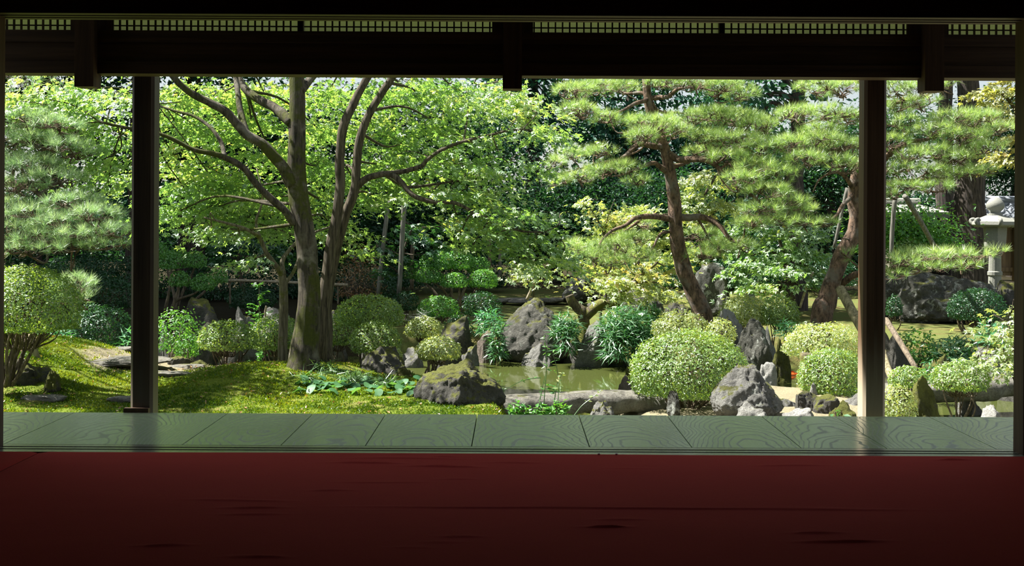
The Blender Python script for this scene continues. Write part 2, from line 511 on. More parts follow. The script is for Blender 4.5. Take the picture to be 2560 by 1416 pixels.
def paper_mat():
    m, n, l = new_mat('shoji_paper')
    d = n.new('ShaderNodeBsdfDiffuse'); d.inputs[0].default_value = (0.80, 0.78, 0.68, 1)
    t = n.new('ShaderNodeBsdfTranslucent'); t.inputs[0].default_value = (0.72, 0.74, 0.44, 1)
    x = n.new('ShaderNodeMixShader'); x.inputs[0].default_value = 0.75
    l.new(d.outputs[0], x.inputs[1]); l.new(t.outputs[0], x.inputs[2])
    o = n.new('ShaderNodeOutputMaterial'); l.new(x.outputs[0], o.inputs[0])
    return m
M['paper'] = paper_mat()

def plank_mat():
    """wide plain-sawn boards: nested cathedral grain lines, worn smooth"""
    m, n, l = new_mat('veranda_board')
    v = coords(n, l, (1, 1, 1))
    tc = n.new('ShaderNodeTexCoord')
    sx = n.new('ShaderNodeSeparateXYZ')
    l.new(tc.outputs['Object'], sx.inputs[0])
    oi = n.new('ShaderNodeObjectInfo')
    wig = noise_node(n, l, v, 2.6, 3, 0.5)
    big = noise_node(n, l, v, 1.1, 2, 0.5)
    off = mathn(n, l, 'MULTIPLY', mathn(n, l, 'SUBTRACT', oi.outputs['Random'], 0.5), 0.10)
    x2 = mathn(n, l, 'ADD', sx.outputs[0], off)
    x2 = mathn(n, l, 'MULTIPLY', mathn(n, l, 'MULTIPLY', x2, x2), 7.5)
    yy = mathn(n, l, 'MULTIPLY', sx.outputs[1], 0.42)
    f = mathn(n, l, 'ADD', mathn(n, l, 'ADD', x2, yy), mathn(n, l, 'ADD', mathn(n, l, 'MULTIPLY', wig, 0.30), mathn(n, l, 'MULTIPLY', big, 1.1)))
    w = mathn(n, l, 'SINE', mathn(n, l, 'MULTIPLY', f, 84.0))
    line = step(n, l, w, 0.60, 1.0)
    vf = coords(n, l, (60, 2.5, 60))
    fine = noise_node(n, l, vf, 1.0, 4, 0.6)
    base = mix_rgb(n, l, fine, (0.34, 0.46, 0.24), (0.47, 0.60, 0.34))  # green of the garden's reflection is mixed into the wood colour
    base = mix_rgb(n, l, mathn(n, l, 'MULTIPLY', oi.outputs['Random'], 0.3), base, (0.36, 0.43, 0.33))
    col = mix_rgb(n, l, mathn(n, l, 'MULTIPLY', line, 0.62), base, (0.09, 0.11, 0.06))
    rough = mathn(n, l, 'ADD', mathn(n, l, 'MULTIPLY', line, 0.22), mathn(n, l, 'ADD', mathn(n, l, 'MULTIPLY', big, 0.10), 0.20))
    return finish(m, n, l, col, rough, line, 0.05, -0.002, 0.9)
M['plank'] = plank_mat()
M['sill'] = wood_mat('worn_sill_wood', (0.20, 0.20, 0.15), (0.32, 0.32, 0.24), 'x', 0.22, 40, None, 0.7)
M['groove'] = wood_mat('sill_groove_wood', (0.03, 0.025, 0.018), (0.07, 0.06, 0.045), 'x', 0.6, 40)

def carpet_mat():
    m, n, l = new_mat('red_felt')
    v = coords(n, l, (1, 1, 1))
    a = noise_node(n, l, v, 3.0, 4, 0.6)
    f = noise_node(n, l, v, 220, 2, 0.6)
    c = mix_rgb(n, l, a, (0.38, 0.020, 0.016), (0.50, 0.034, 0.026))
    c = mix_rgb(n, l, mathn(n, l, 'MULTIPLY', f, 0.5), c, (0.26, 0.012, 0.011))
    m = finish(m, n, l, c, 1.0, f, 0.25, 0.003, 0.05)
    p = [x for x in n if x.type == 'BSDF_PRINCIPLED'][0]
    p.inputs['Sheen Weight'].default_value = 0.25
    p.inputs['Sheen Tint'].default_value = (0.9, 0.25, 0.2, 1)
    return m
M['carpet'] = carpet_mat()

def water_mat():
    m, n, l = new_mat('murky_pond_water')
    v = coords(n, l, (1, 1, 1), rand=False)
    a = noise_node(n, l, v, 1.4, 3, 0.5)
    p = n.new('ShaderNodeBsdfPrincipled')
    p.inputs['Base Color'].default_value = (0.055, 0.068, 0.018, 1)
    p.inputs['Roughness'].default_value = 0.05
    p.inputs['IOR'].default_value = 1.33
    b = n.new('ShaderNodeBump'); b.inputs['Strength'].default_value = 0.05; b.inputs['Distance'].default_value = 0.05
    l.new(a, b.inputs['Height']); l.new(b.outputs[0], p.inputs['Normal'])
    o = n.new('ShaderNodeOutputMaterial'); l.new(p.outputs[0], o.inputs[0])
    return m
M['water'] = water_mat()

def ground_mat():
    """moss, dry grass or bare earth, told by where each grows ('cover': 0 earth, 0.5 moss, 1 lawn)"""
    m, n, l = new_mat('garden_ground')
    v = coords(n, l, (1, 1, 1), rand=False)
    at = n.new('ShaderNodeAttribute'); at.attribute_name = 'cover'
    a = noise_node(n, l, v, 2.2, 6, 0.7)
    f = noise_node(n, l, v, 38, 5, 0.75)
    moss = mix_rgb(n, l, f, (0.025, 0.06, 0.006), (0.20, 0.25, 0.028))
    moss = mix_rgb(n, l, step(n, l, a, 0.52, 0.70), moss, mix_rgb(n, l, f, (0.10, 0.08, 0.03), (0.36, 0.32, 0.12)))
    lawn = mix_rgb(n, l, f, (0.05, 0.07, 0.018), (0.18, 0.20, 0.06))
    lawn = mix_rgb(n, l, step(n, l, a, 0.45, 0.65), lawn, mix_rgb(n, l, f, (0.07, 0.06, 0.02), (0.20, 0.17, 0.065)))
    earth = mix_rgb(n, l, f, (0.10, 0.085, 0.055), (0.38, 0.34, 0.22))
    c = mix_rgb(n, l, step(n, l, at.outputs['Fac'], 0.12, 0.4), earth, moss)
    c = mix_rgb(n, l, step(n, l, at.outputs['Fac'], 0.6, 0.9), c, lawn)
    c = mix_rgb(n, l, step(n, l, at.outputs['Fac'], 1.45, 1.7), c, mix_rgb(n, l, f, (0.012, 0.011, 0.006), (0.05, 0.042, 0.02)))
    return finish(m, n, l, c, 0.95, mathn(n, l, 'ADD', f, a), 0.8, 0.03, 0.1)
M['ground'] = ground_mat()
# ------------------------------------------------------------------ the house: room, sill, veranda, posts, beam
def struct(name, V, Fc, mat, label=None, smooth=False):
    o = mk(name, V, Fc, mat, origin=np.asarray(V).mean(0), smooth=smooth)
    return tag(o, label, None, None, 'structure')

Y0, Y1, YE = 5.30, 5.48, 6.37                 # sill near and far edge, outer edge of the veranda
XL, XR = -2.158, 2.136                        # clear opening between the room posts
struct('floor', *box(-3.2, 3.2, -2.2, Y0, -0.20, -0.008), M['wood_dark'], 'dark wooden floor under the red carpet')
struct('ceiling', *box(-3.2, 3.2, -2.2, 5.5, 2.62, 2.72), M['wood_dark'], 'dark board ceiling of the room')
struct('wall_back', *box(-3.2, 3.2, -2.3, -2.2, -0.2, 2.7), M['plaster'])
struct('wall_left', *box(-3.3, -3.2, -2.3, 5.5, -0.2, 2.7), M['plaster'])
struct('wall_right', *box(3.2, 3.3, -2.3, 5.5, -0.2, 2.7), M['plaster'])
struct('wall_front', *box(-3.2, 3.2, 5.33, 5.45, 1.95, 2.66), M['plaster'], 'dark wall above the opening')
struct('wall_front_left', *box(-3.2, XL - 0.12, 5.34, 5.44, -0.05, 1.95), M['plaster'])
struct('wall_front_right', *box(XR + 0.12, 3.2, 5.34, 5.44, -0.05, 1.95), M['plaster'])
# lintel with two sliding-door grooves on its underside
a = Acc()
zb = 1.819
for (y0, y1, z) in ((5.30, 5.352, zb), (5.352, 5.376, zb + 0.016), (5.376, 5.412, zb), (5.412, 5.436, zb + 0.016), (5.436, 5.48, zb)):
    a.add(*box(-3.2, 3.2, y0, y1, z, 1.95))
tag(a.build('trim_1', M['wood_dark'], origin=(0, 5.4, zb)), 'dark grooved wooden lintel over the wide opening', None, None, 'structure')
# sill with two dark grooves
sill = tag(mk('trim_2', *box(-3.2, 3.2, Y0, Y1, -0.12, -0.014), M['sill'], origin=(0, 5.39, -0.05)), 'worn wooden sill with two dark sliding grooves', None, None, 'structure')
for (y0, y1, mat, nm) in ((5.305, 5.357, 'sill', 'sill_strip'), (5.357, 5.378, 'groove', 'sill_groove'), (5.378, 5.410, 'sill', 'sill_strip'), (5.410, 5.431, 'groove', 'sill_groove'), (5.431, 5.478, 'sill', 'sill_strip')):
    mk(nm, *box(-3.2, 3.2, y0, y1, -0.013, 0.0 if mat == 'sill' else -0.010), M[mat], sill)
for x0, x1, nm, lb in ((XL - 0.12, XL, 'room_post', 'dark wooden room post at the left edge of the opening'), (XR, XR + 0.12, 'room_post', 'dark wooden room post at the right edge of the opening')):
    tag(mk(nm, *box(x0, x1, 5.33, 5.45, -0.013, 1.95, 0.008), M['wood_v'], origin=((x0 + x1) / 2, 5.39, 0)), lb, 'post', 'posts of the room opening')

# veranda boards, each an object
J = [-3.4, -2.95, -2.56, -2.17, -1.408, -0.985, -0.623, -0.168, 0.337, 0.776, 1.244, 1.611, 2.08, 2.50, 2.95, 3.4]
ver = thing('veranda_floor', 'grey-green polished veranda floor of wide wooden boards', None, (0, 5.925, -0.04))
del ver['label']
tag(ver, 'grey-green polished veranda floor of wide wooden boards', None, None, 'structure')
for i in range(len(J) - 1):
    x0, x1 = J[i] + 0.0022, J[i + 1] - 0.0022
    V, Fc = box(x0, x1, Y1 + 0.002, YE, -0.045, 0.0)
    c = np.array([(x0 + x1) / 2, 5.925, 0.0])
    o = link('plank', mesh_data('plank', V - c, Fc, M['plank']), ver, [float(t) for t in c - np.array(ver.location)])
struct('trim_3', *box(-3.4, 3.4, Y1 + 0.05, YE - 0.06, -0.20, -0.046), M['wood_dark'], 'dark joist frame under the veranda boards')

# veranda posts
def post(cx, lb, mat, block):
    t = thing('veranda_post', lb, 'post', (cx, 6.47, -0.50))
    V, Fc = box(cx - 0.056, cx + 0.056, 6.41, 6.53, -0.42, 1.93, 0.014)
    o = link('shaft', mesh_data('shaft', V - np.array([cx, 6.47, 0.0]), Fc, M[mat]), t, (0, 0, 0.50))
    mk('base_stone', *rock_shape(np.array([cx, 6.47, -0.46]), (0.17, 0.17, 0.07), 77 if block else 78), M['rock'], t, smooth=True)
    if block:
        mk('base_block', *box(cx - 0.078, cx + 0.046, 6.375, 6.41, -0.10, 0.020), M['wood_v'], t)

def icosphere(level):
    t = (1 + 5 ** 0.5) / 2
    V = [(-1, t, 0), (1, t, 0), (-1, -t, 0), (1, -t, 0), (0, -1, t), (0, 1, t), (0, -1, -t), (0, 1, -t), (t, 0, -1), (t, 0, 1), (-t, 0, -1), (-t, 0, 1)]
    T = [(0, 11, 5), (0, 5, 1), (0, 1, 7), (0, 7, 10), (0, 10, 11), (1, 5, 9), (5, 11, 4), (11, 10, 2), (10, 7, 6), (7, 1, 8), (3, 9, 4), (3, 4, 2), (3, 2, 6), (3, 6, 8), (3, 8, 9), (4, 9, 5), (2, 4, 11), (6, 2, 10), (8, 6, 7), (9, 8, 1)]
    V = [np.array(v, float) / np.linalg.norm(v) for v in V]
    for _ in range(level):
        mid, N = {}, []
        def m(a, b):
            k = (min(a, b), max(a, b))
            if k not in mid:
                p = V[a] + V[b]
                V.append(p / np.linalg.norm(p))
                mid[k] = len(V) - 1
            return mid[k]
        for a, b, c in T:
            x, y, z = m(a, b), m(b, c), m(c, a)
            N += [(a, x, z), (b, y, x), (c, z, y), (x, y, z)]
        T = N
    return np.array(V), np.array(T)
ICO = {k: icosphere(k) for k in (2, 3, 4, 5)}

def rock_shape(c, r, seed, level=4, cuts=9, rough=0.10, flat=None, taper=0.0):
    """boulder: a sphere cut by planes, then weathered; c centre, r half sizes"""
    V, T = ICO[level]
    V = V.copy()
    if flat is None:
        V = np.sign(V) * np.abs(V) ** (0.8 if taper < 0.25 else 1.0)
    g = np.random.default_rng(seed)
    for _ in range(cuts):
        nn = g.normal(size=3); nn[2] = abs(nn[2]); nn /= np.linalg.norm(nn)
        o = g.uniform(0.50, 0.86)
        dd = np.maximum(0, V @ nn - o)
        V = V - dd[:, None] * nn * 0.92
    if flat is not None:
        V[:, 2] = np.where(V[:, 2] > flat, flat + (V[:, 2] - flat) * 0.15, V[:, 2])
    if flat is None:
        V[:, 2] = np.where(V[:, 2] < 0, V[:, 2] * 0.35, V[:, 2])
    if taper:
        zz = np.clip(V[:, 2] / max(V[:, 2].max(), 1e-6), 0, 1)
        V[:, :2] *= (1 - taper * zz)[:, None]
    q = V + seed * 3.1
    nr = norm(V)
    V = V + nr * (fbm(q * 1.6, 3, seed) * rough * 1.6 + fbm(q * 5.0, 5 if level < 5 else 7, seed + 5, 0.66) * rough * 0.55)[:, None]
    lo, hi = V.min(0), V.max(0)
    V = (V - (lo + hi) / 2) / ((hi - lo) / 2)
    return np.asarray(c) + V * np.asarray(r), T

post(-1.853, 'dark square veranda post with a small foot block, left of the maple', 'wood_post_b', True)
post(1.820, 'brown square veranda post with a pale foot, in front of the leaning pine', 'wood_post', False)

# beam under the eaves (three boards), hanging struts, paper lattice above
t = thing('veranda_beam', 'long dark wooden beam along the veranda under the paper lattice', 'beam', (0, 6.26, 1.67))
mk('lower_rail', *box(-3.4, 3.4, 6.20, 6.33, 1.670, 1.728), M['wood_dark'], t)
mk('face_board', *box(-3.4, 3.4, 6.222, 6.318, 1.729, 1.822), M['wood_dark'], t)
mk('upper_rail', *box(-3.4, 3.4, 6.20, 6.33, 1.823, 1.880), M['wood_dark'], t)
for px, lb in ((209.5, 'dark wooden strut hanging through the beam, left of the three'), (1279, 'dark wooden strut hanging through the beam, middle of the three'), (2333, 'dark wooden strut hanging through the beam, right of the three')):
    cx = (px - 1280) / F * 6.15
    a = Acc()
    a.add(*box(cx - 0.046, cx + 0.046, 6.14, 6.198, 1.668, 2.30))
    a.add(*box(cx - 0.046, cx + 0.046, 6.14, 6.255, 1.600, 1.6679))
    a.add(*box(cx - 0.10, cx + 0.10, 6.24, 6.262, 1.8805, 2.30))
    tag(a.build('hanging_strut', M['wood_v'], origin=(cx, 6.17, 1.60)), lb, 'strut', 'struts hanging from the beam')
PX = [(-330, 178, 'narrow paper lattice panel at the left end above the beam'), (262, 742, 'paper lattice panel just right of the left hanging strut'), (757, 1240, 'paper lattice panel just left of the middle hanging strut'), (1315, 1795, 'paper lattice panel just right of the middle hanging strut'), (1808, 2292, 'paper lattice panel just left of the right hanging strut'), (2360, 2890, 'paper lattice panel at the right end above the beam')]
bar_v = None
for p0, p1, lb in PX:
    dd = 6.26
    x0, x1 = (p0 - 1280) / F * dd, (p1 - 1280) / F * dd
    t = thing('paper_lattice', lb, 'lattice', ((x0 + x1) / 2, dd, 1.881), 'paper lattice panels above the beam')
    cx = (x0 + x1) / 2
    mk('paper', *box(x0, x1, 6.275, 6.277, 1.882, 2.28), M['paper'], t)
    n = max(2, int(round((x1 - x0) / 0.0352)))
    if bar_v is None:
        bar_v = mesh_data('bar', *box(-0.0036, 0.0036, -0.007, 0.007, 0.001, 0.40), M['wood_v'])
    for k in range(1, n):
        link('bar', bar_v, t, (x0 + (x1 - x0) * k / n - cx, 0.0, 0.0))
    for zz in (1.912, 1.952, 1.992, 2.05, 2.11):
        mk('cross_bar', *box(x0, x1, 6.268, 6.2745, zz - 0.003, zz + 0.003), M['wood_v'], t)
    for xa, xb in ((x0 - 0.026, x0 - 0.001), (x1 + 0.001, x1 + 0.026)):
        mk('stile', *box(xa, xb, 6.245, 6.285, 1.881, 2.30), M['wood_v'], t)
    mk('top_rail', *box(x0, x1, 6.245, 6.285, 2.281, 2.32), M['wood_v'], t)
# small eaves wall over the lattice and the roof boards that shade the veranda
struct('trim_4', *box(-3.4, 3.4, 6.20, 6.33, 2.321, 2.62), M['wood_dark'], 'dark board wall above the paper lattice')
V, Fc = box(-7, 7, 5.3, 6.80, 2.66, 2.74)
V[:, 2] += (5.3 - V[:, 1]) * 0.10 + 0.12
struct('ceiling_eaves', V, Fc, M['wood_dark'], 'dark boarded eaves over the veranda')

# red felt carpets: three pieces that meet in seams
def carpet(name, lb, x0, x1, y0, y1, z, folds):
    nx, ny = max(40, int((x1 - x0) / 0.045)), max(30, int((y1 - y0) / 0.010))
    xs, ys = np.linspace(x0, x1, nx), np.linspace(y0, y1, ny)
    X, Y = np.meshgrid(xs, ys)
    Z = 0.0012 * fbm(np.stack([X.ravel() * 1.2, Y.ravel() * 3, X.ravel() * 0], 1), 3, 3).reshape(X.shape)
    for (px, py, wpx, h, tilt) in folds:
        d = EYE * F / (py - HOR)
        fx = (px - 1280) / F * d
        hw = wpx / F * d * 0.5
        yy = d + tilt * (X - fx) + (0.010 if wpx < 600 else 0.003) * np.sin((X - fx) * 9 + px)
        Z += 0.55 * h * np.exp(-((Y - yy) / 0.009) ** 2) * np.exp(-((X - fx) / hw) ** 4)
    V = np.stack([X, Y, Z + z], -1).reshape(-1, 3)
    edge = np.minimum(np.minimum(X - x0, x1 - X), np.minimum(Y - y0, y1 - Y)).ravel()
    V[:, 2] -= np.where(edge < 1e-6, z + 0.004, 0)
    i = np.arange(ny - 1)[:, None] * nx + np.arange(nx - 1)[None, :]
    Q = np.stack([i, i + 1, i + nx + 1, i + nx], -1).reshape(-1, 4)
    return tag(mk(name, V, Q, M['carpet'], origin=((x0 + x1) / 2, (y0 + y1) / 2, 0), smooth=True), lb, 'carpet', 'red felt carpets')
carpet('red_carpet', 'wide wrinkled red felt carpet covering the floor up to the sill', -1.955, 3.15, 1.2, Y0 + 0.002, 0.003,
       [(920, 1162, 150, .010, .02), (1115, 1170, 160, .011, -.02), (1020, 1150, 260, .006, 0), (1150, 1201, 60, .006, 0), (830, 1232, 90, .007, .05), (1290, 1160, 120, .006, -.04), (1010, 1139, 40, .006, 0), (1115, 1146, 50, .008, .1), (2390, 1147, 70, .012, .12), (1980, 1163, 160, .006, .03), (600, 1258, 240, .006, 0), (960, 1209, 200, .005, .02), (1580, 1172, 100, .004, 0),
        (1600, 1272, 1300, .009, 0), (1520, 1318, 90, .014, -.10), (640, 1275, 140, .009, 0), (640, 1291, 130, .007, 0), (1160, 1343, 80, .008, .02), (1110, 1357, 60, .006, 0), (2050, 1334, 100, .010, .08), (2110, 1352, 200, .012, .03), (420, 1370, 110, .010, .08), (650, 1400, 110, .010, .02), (1030, 1372, 60, .005, 0), (1560, 1302, 120, .006, .04), (2020, 1268, 200, .005, 0)])
carpet('red_carpet', 'red felt carpet piece at the left edge, left of the slanting seam', -3.1, -1.958, 1.2, Y0 + 0.002, 0.003, [])
for px in (1497, 1541):
    c = P(px, 1138, 5.275); c[2] = 0.008
    V, T = ICO[2]
    tag(mk('carpet_pin', V * np.array([.006, .006, .004]) + c, T, M['pin'], origin=c), 'tiny white pin at the sill edge of the carpet, ' + ('left' if px < 1520 else 'right') + ' of the two', 'pin', 'pins in the carpet edge')

# ------------------------------------------------------------------ ground and pond
ZW = -0.75
def H(x, y):
    x = np.asarray(x, dtype=np.float64); y = np.asarray(y, dtype=np.float64)
    bed = -1.15
    yb = 12.3 - 1.3 * ss(-1.6, -0.3, x)
    left = (1 - ss(yb - 0.25, yb + 0.25, y)) * (1 - ss(-0.15, 0.2, x))
    isl = 1 - ss(0.75, 1.15, np.sqrt(((x - 2.0) / 1.25) ** 2 + ((y - 10.7) / 1.35) ** 2))
    near = 1 - ss(8.6, 9.4, y)
    yf = 15.4 - 1.2 * ss(-2.0, -4.5, x) - 0.9 * ss(1.0, 2.6, x)
    far = ss(yf, yf + 0.9, y)
    land = np.maximum.reduce([left, isl, near, far])
    z = -0.45 + 0.0 * x
    z = z - 0.10 * isl * (1 - left)
    z = z + 0.16 * np.exp(-((x + 1.95) / 1.0) ** 2 - ((y - 11.1) / 0.9) ** 2)
    z = z + 0.30 * ss(-2.9, -4.4, x) * ss(9.4, 10.6, y) * (1 - ss(12.0, 13.5, y))
    z = z + 0.008 * np.maximum(0, y - 16) ** 1.15 * ss(15, 17, y) + 0.02 * np.maximum(0, y - 24) * ss(22, 28, y)
    z = z + 0.028 * fbm(np.stack([x * 1.3, y * 1.3, 0 * x], -1).reshape(-1, 3), 4, 9).reshape(x.shape)
    return bed + (z - bed) * land
def Hs(x, y):
    return float(H(np.array([x]), np.array([y]))[0])

ys = np.concatenate([np.arange(6.6, 8.9, 0.25), np.arange(8.9, 13.2, 0.055), np.arange(13.2, 20, 0.14), np.arange(20, 60, 0.8)])
xs = np.concatenate([np.arange(-24, -5.5, 0.9), np.arange(-5.5, 5.5, 0.06), np.arange(5.5, 24, 0.9)])
X, Y = np.meshgrid(xs, ys)
Z = H(X, Y)
nearm = (Y > 8.9) & (Y < 13.2)
Z = Z + np.where(nearm, 0.012 * fbm(np.stack([X * 9, Y * 9, 0 * X], -1).reshape(-1, 3), 3, 4).reshape(X.shape), 0)
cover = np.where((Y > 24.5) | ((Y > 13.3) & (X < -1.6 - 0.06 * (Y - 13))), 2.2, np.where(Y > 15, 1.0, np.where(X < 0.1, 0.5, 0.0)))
cover = cover + 0.10 * fbm(np.stack([X * 1.1, Y * 1.1, 0 * X], -1).reshape(-1, 3), 3, 21).reshape(X.shape)
pd = np.sqrt(((X + 3.1) / 0.9) ** 2 + ((Y - 11.6) / 0.85) ** 2)
cover = np.where(Y < 13, cover * ss(0.55, 1.15, pd), cover)
nx = len(xs)
i = np.arange(len(ys) - 1)[:, None] * nx + np.arange(nx - 1)[None, :]
tag(mk('ground', np.stack([X, Y, Z], -1).reshape(-1, 3), np.stack([i, i + 1, i + nx + 1, i + nx], -1).reshape(-1, 4), M['ground'], smooth=True, attrs={'cover': cover.ravel()}), 'mossy and grassy garden ground around the pond', None, None, 'structure')
wx = np.array([[-14, 8.4, ZW], [14, 8.4, ZW], [14, 18.0, ZW], [-14, 18.0, ZW]])
tag(mk('pond', wx, np.array([[0, 1, 2, 3]]), M['water'], origin=(0, 13, ZW)), 'murky green pond water with dark reflections', None, None, 'structure')
# ------------------------------------------------------------------ builders for the garden
def rock(x0, x1, y0, y1, d, mat, lb, seed, name='rock', depth=None, cuts=7, rough=0.085, level=4, flat=None, cat='rock', group=None, base=None, taper=0.08):
    """boulder whose outline fills a pixel box at distance d; its foot goes into the ground"""
    a, b = P(x0, y0, d), P(x1, y1, d)
    top = max(a[2], b[2]) if False else P((x0 + x1) / 2, y0, d)[2]
    bot = P((x0 + x1) / 2, y1, d)[2]
    cx = (a[0] + b[0]) / 2
    if base is None:
        bot = min(bot, max(Hs(cx, d), ZW - 0.08, bot - 0.30) - 0.04)
    hx = abs(b[0] - a[0]) / 2
    hy = hx * 0.85 if depth is None else depth
    c = np.array([cx, d, (top + bot) / 2])
    V, T = rock_shape(c, (hx, hy, (top - bot) / 2), seed, level, cuts, rough, flat, taper)
    return tag(mk(name, V, T, M[mat], origin=(cx, d, bot), smooth=True), lb, cat, group)

def limb_pts(pts, d0, d1):
    n = len(pts)
    return np.array([P(p[0], p[1], (p[2] if len(p) > 2 else d0 + (d1 - d0) * k / max(1, n - 1))) for k, p in enumerate(pts)])

def gnarl(path, amp, seed):
    n = len(path)
    L = np.concatenate([[0], np.cumsum(np.linalg.norm(np.diff(path, axis=0), axis=1))])
    q = np.stack([L * 3.0, np.full(n, seed * 1.7), np.zeros(n)], 1)
    w = np.clip(np.linspace(0, 6, n), 0, 1)[:, None]
    return path + amp * w * np.stack([fbm(q, 2, seed), fbm(q + 31, 2, seed + 1), fbm(q + 67, 2, seed + 2)], 1)

class Tree:
    def __init__(s, name, label, cat, base, bark, group=None):
        s.t = thing(name, label, cat, base, group)
        s.bark = M[bark]
        s.nodes = []
        s.tw = Acc()
        s.seed = int(R.integers(1000))
    def limb(s, name, path, r0, r1, sides=10, n=None, amp=0.02, rough=0.10, flare=0.0, smooth=True):
        n = n or max(8, 6 * len(path))
        pa = gnarl(spline(path, n), amp, s.seed + len(s.nodes))
        t = np.linspace(0, 1, n)
        r = r0 + (r1 - r0) * t
        if flare:
            r = r * (1 + flare * np.exp(-t * 14))
        mk(name, *tube(pa, r, sides, rough, s.seed + len(s.nodes)), s.bark, s.t, smooth=smooth)
        s.nodes.append(np.column_stack([pa, r]))
        return pa
    def near(s, p, bias=0.0):
        N = np.concatenate(s.nodes)
        dd = np.linalg.norm(N[:, :3] - p, axis=1) + bias * np.maximum(0, N[:, 2] - p[2])
        return N[np.argmin(dd)]
    def twig(s, a, b, r0, r1, amp=0.03, n=6, sides=4, sag=0.0):
        m = (a + b) / 2 + R.normal(size=3) * amp + np.array([0, 0, sag])
        s.tw.add(*tube(spline([a, m, b], n), np.linspace(r0, r1, n), sides, 0, 0, cap=False))
    def done_twigs(s):
        if s.tw.n:
            o = s.tw.build('twigs', s.bark, s.t, smooth=True)
            o['kind'] = 'stuff'

def mpad(p):
    px, py, rx, ry, d = p[:5]
    c = P(px, py, d)
    m = d / F
    return c, np.array([rx * m, p[5] if len(p) > 5 else 0.55, ry * m])

def maple_foliage(tree, pads, mat, leaf=0.044, dens=1.0, twigs=True, tilt=0.5, spray=0.26, per=34, name='foliage'):
    """layered sprays of small palmate leaves"""
    pos, nr, tp, sz, rn = [], [], [], [], []
    ax = np.array(tree.t.location)
    for p in pads:
        c, r = mpad(p)
        area = p[2] * p[3] * (p[4] / 12.0) ** 2
        ns = max(3, int(area * (0.0042 if len(p) < 6 or p[5] < 1 else 0.0006) * dens * (0.046 / leaf) ** 2))
        if twigs:
            nd = tree.near(c, 0.6)
            tree.twig(nd[:3], c - np.array([0, 0, r[2] * 0.3]), min(nd[3] * 0.6, 0.016), 0.006, 0.06, 8, 5)
        u = rvec(ns) * (R.random((ns, 1)) ** (1 / 2.2))
        S = c + u * r
        hue = R.random()
        for s in S:
            out = s - ax
            out[2] = 0
            out = out / max(np.linalg.norm(out), 1e-6)
            out = norm((out + 0.55 * R.normal(size=3) * np.array([1, 1, 0.25]))[None])[0]
            side = np.cross(out, [0, 0, 1])
            if twigs and R.random() < 0.5:
                tree.twig(c + (s - c) * 0.15, s, 0.005, 0.002, 0.03, 4, 3)
            n = int(per * R.uniform(0.7, 1.3))
            a = R.random(n) ** 0.6 * spray * R.uniform(0.8, 1.5)
            b = R.normal(size=n) * (0.10 + 0.45 * a)
            q = s + np.outer(a - spray * 0.4, out) + np.outer(b, side)
            q[:, 2] += -0.35 * a - 0.6 * b * b + R.normal(size=n) * 0.022
            nn = np.array([0, 0, 1.0]) + 0.35 * out + R.normal(size=(n, 3)) * tilt
            tt = out + np.outer(np.sign(b) * np.abs(b) / spray, side) * 0.8 + np.array([0, 0, -0.35]) + R.normal(size=(n, 3)) * 0.35
            pos.append(q); nr.append(nn); tp.append(tt)
            sz.append(leaf * R.uniform(0.65, 1.2, n))
            rn.append(np.clip(0.45 * hue + 0.45 * R.random() + R.normal(size=n) * 0.12, 0, 0.93) + (R.random(n) < 0.012) * 0.3)
    pos = np.concatenate(pos)
    V, T = scatter(*MAPLE, pos, np.concatenate(nr), np.concatenate(tp), np.concatenate(sz))
    o = mk(name, V, T, M[mat], tree.t, rnd=np.repeat(np.clip(np.concatenate(rn), 0, 1), len(MAPLE[0])))
    o['kind'] = 'stuff'
    return len(pos)

def pine_foliage(tree, pads, mat, needle=0.10, dens=1.0, per=34, name='needles'):
    """tufts of long needles on short upturned twigs, in flat tiers"""
    pos, nr, tp, sz, rn = [], [], [], [], []
    for p in pads:
        c, r = mpad(p)
        area = p[2] * p[3] * (p[4] / 14.0) ** 2
        nt = max(5, int(area * (0.055 if len(p) < 6 or p[5] < 1 else 0.012) * dens))
        nd = tree.near(c, 0.4)
        foot = c - np.array([0, 0, r[2] * 0.55])
        tree.twig(nd[:3], foot, min(nd[3] * 0.7, 0.020), 0.008, 0.07, 9, 5)
        u = rvec(nt)
        u[:, 2] = np.where(R.random(nt) < 0.72, np.abs(u[:, 2]), u[:, 2])
        S = c + u * r * (0.55 + 0.45 * R.random((nt, 1)) ** 0.5)
        nk = max(3, nt // 9)
        hubs = c + rvec(nk) * r * 0.55 - np.array([0, 0, r[2] * 0.45])
        for h in hubs:
            tree.twig(foot, h, 0.008, 0.004, 0.04, 6, 4)
        for s, uu in zip(S, u):
            h = hubs[np.argmin(np.linalg.norm(hubs - s, axis=1))]
            tree.twig(h, s, 0.0028, 0.0014, 0.02, 4, 3)
            axd = norm((np.array([0, 0, 0.85]) + 0.6 * uu + R.normal(size=3) * 0.3)[None])[0]
            n = int(per * R.uniform(0.75, 1.25))
            dirs = norm(axd + rvec(n) * R.uniform(0.35, 1.15, (n, 1)))
            k = R.random(n)
            pos.append(s + np.outer(k * 0.03, axd) - axd * 0.012)
            tp.append(dirs); nr.append(rvec(n))
            sz.append(needle * R.uniform(0.65, 1.15, n))
            rn.append(np.clip(0.5 * R.random() + 0.25 + 0.25 * uu[2] + R.normal(size=n) * 0.1, 0, 1))
    pos = np.concatenate(pos)
    V, T = scatter(*NEEDLE, pos, np.concatenate(nr), np.concatenate(tp), np.concatenate(sz))
    o = mk(name, V, T, M[mat], tree.t, rnd=np.repeat(np.concatenate(rn), 3))
    o['kind'] = 'stuff'
    return len(pos)

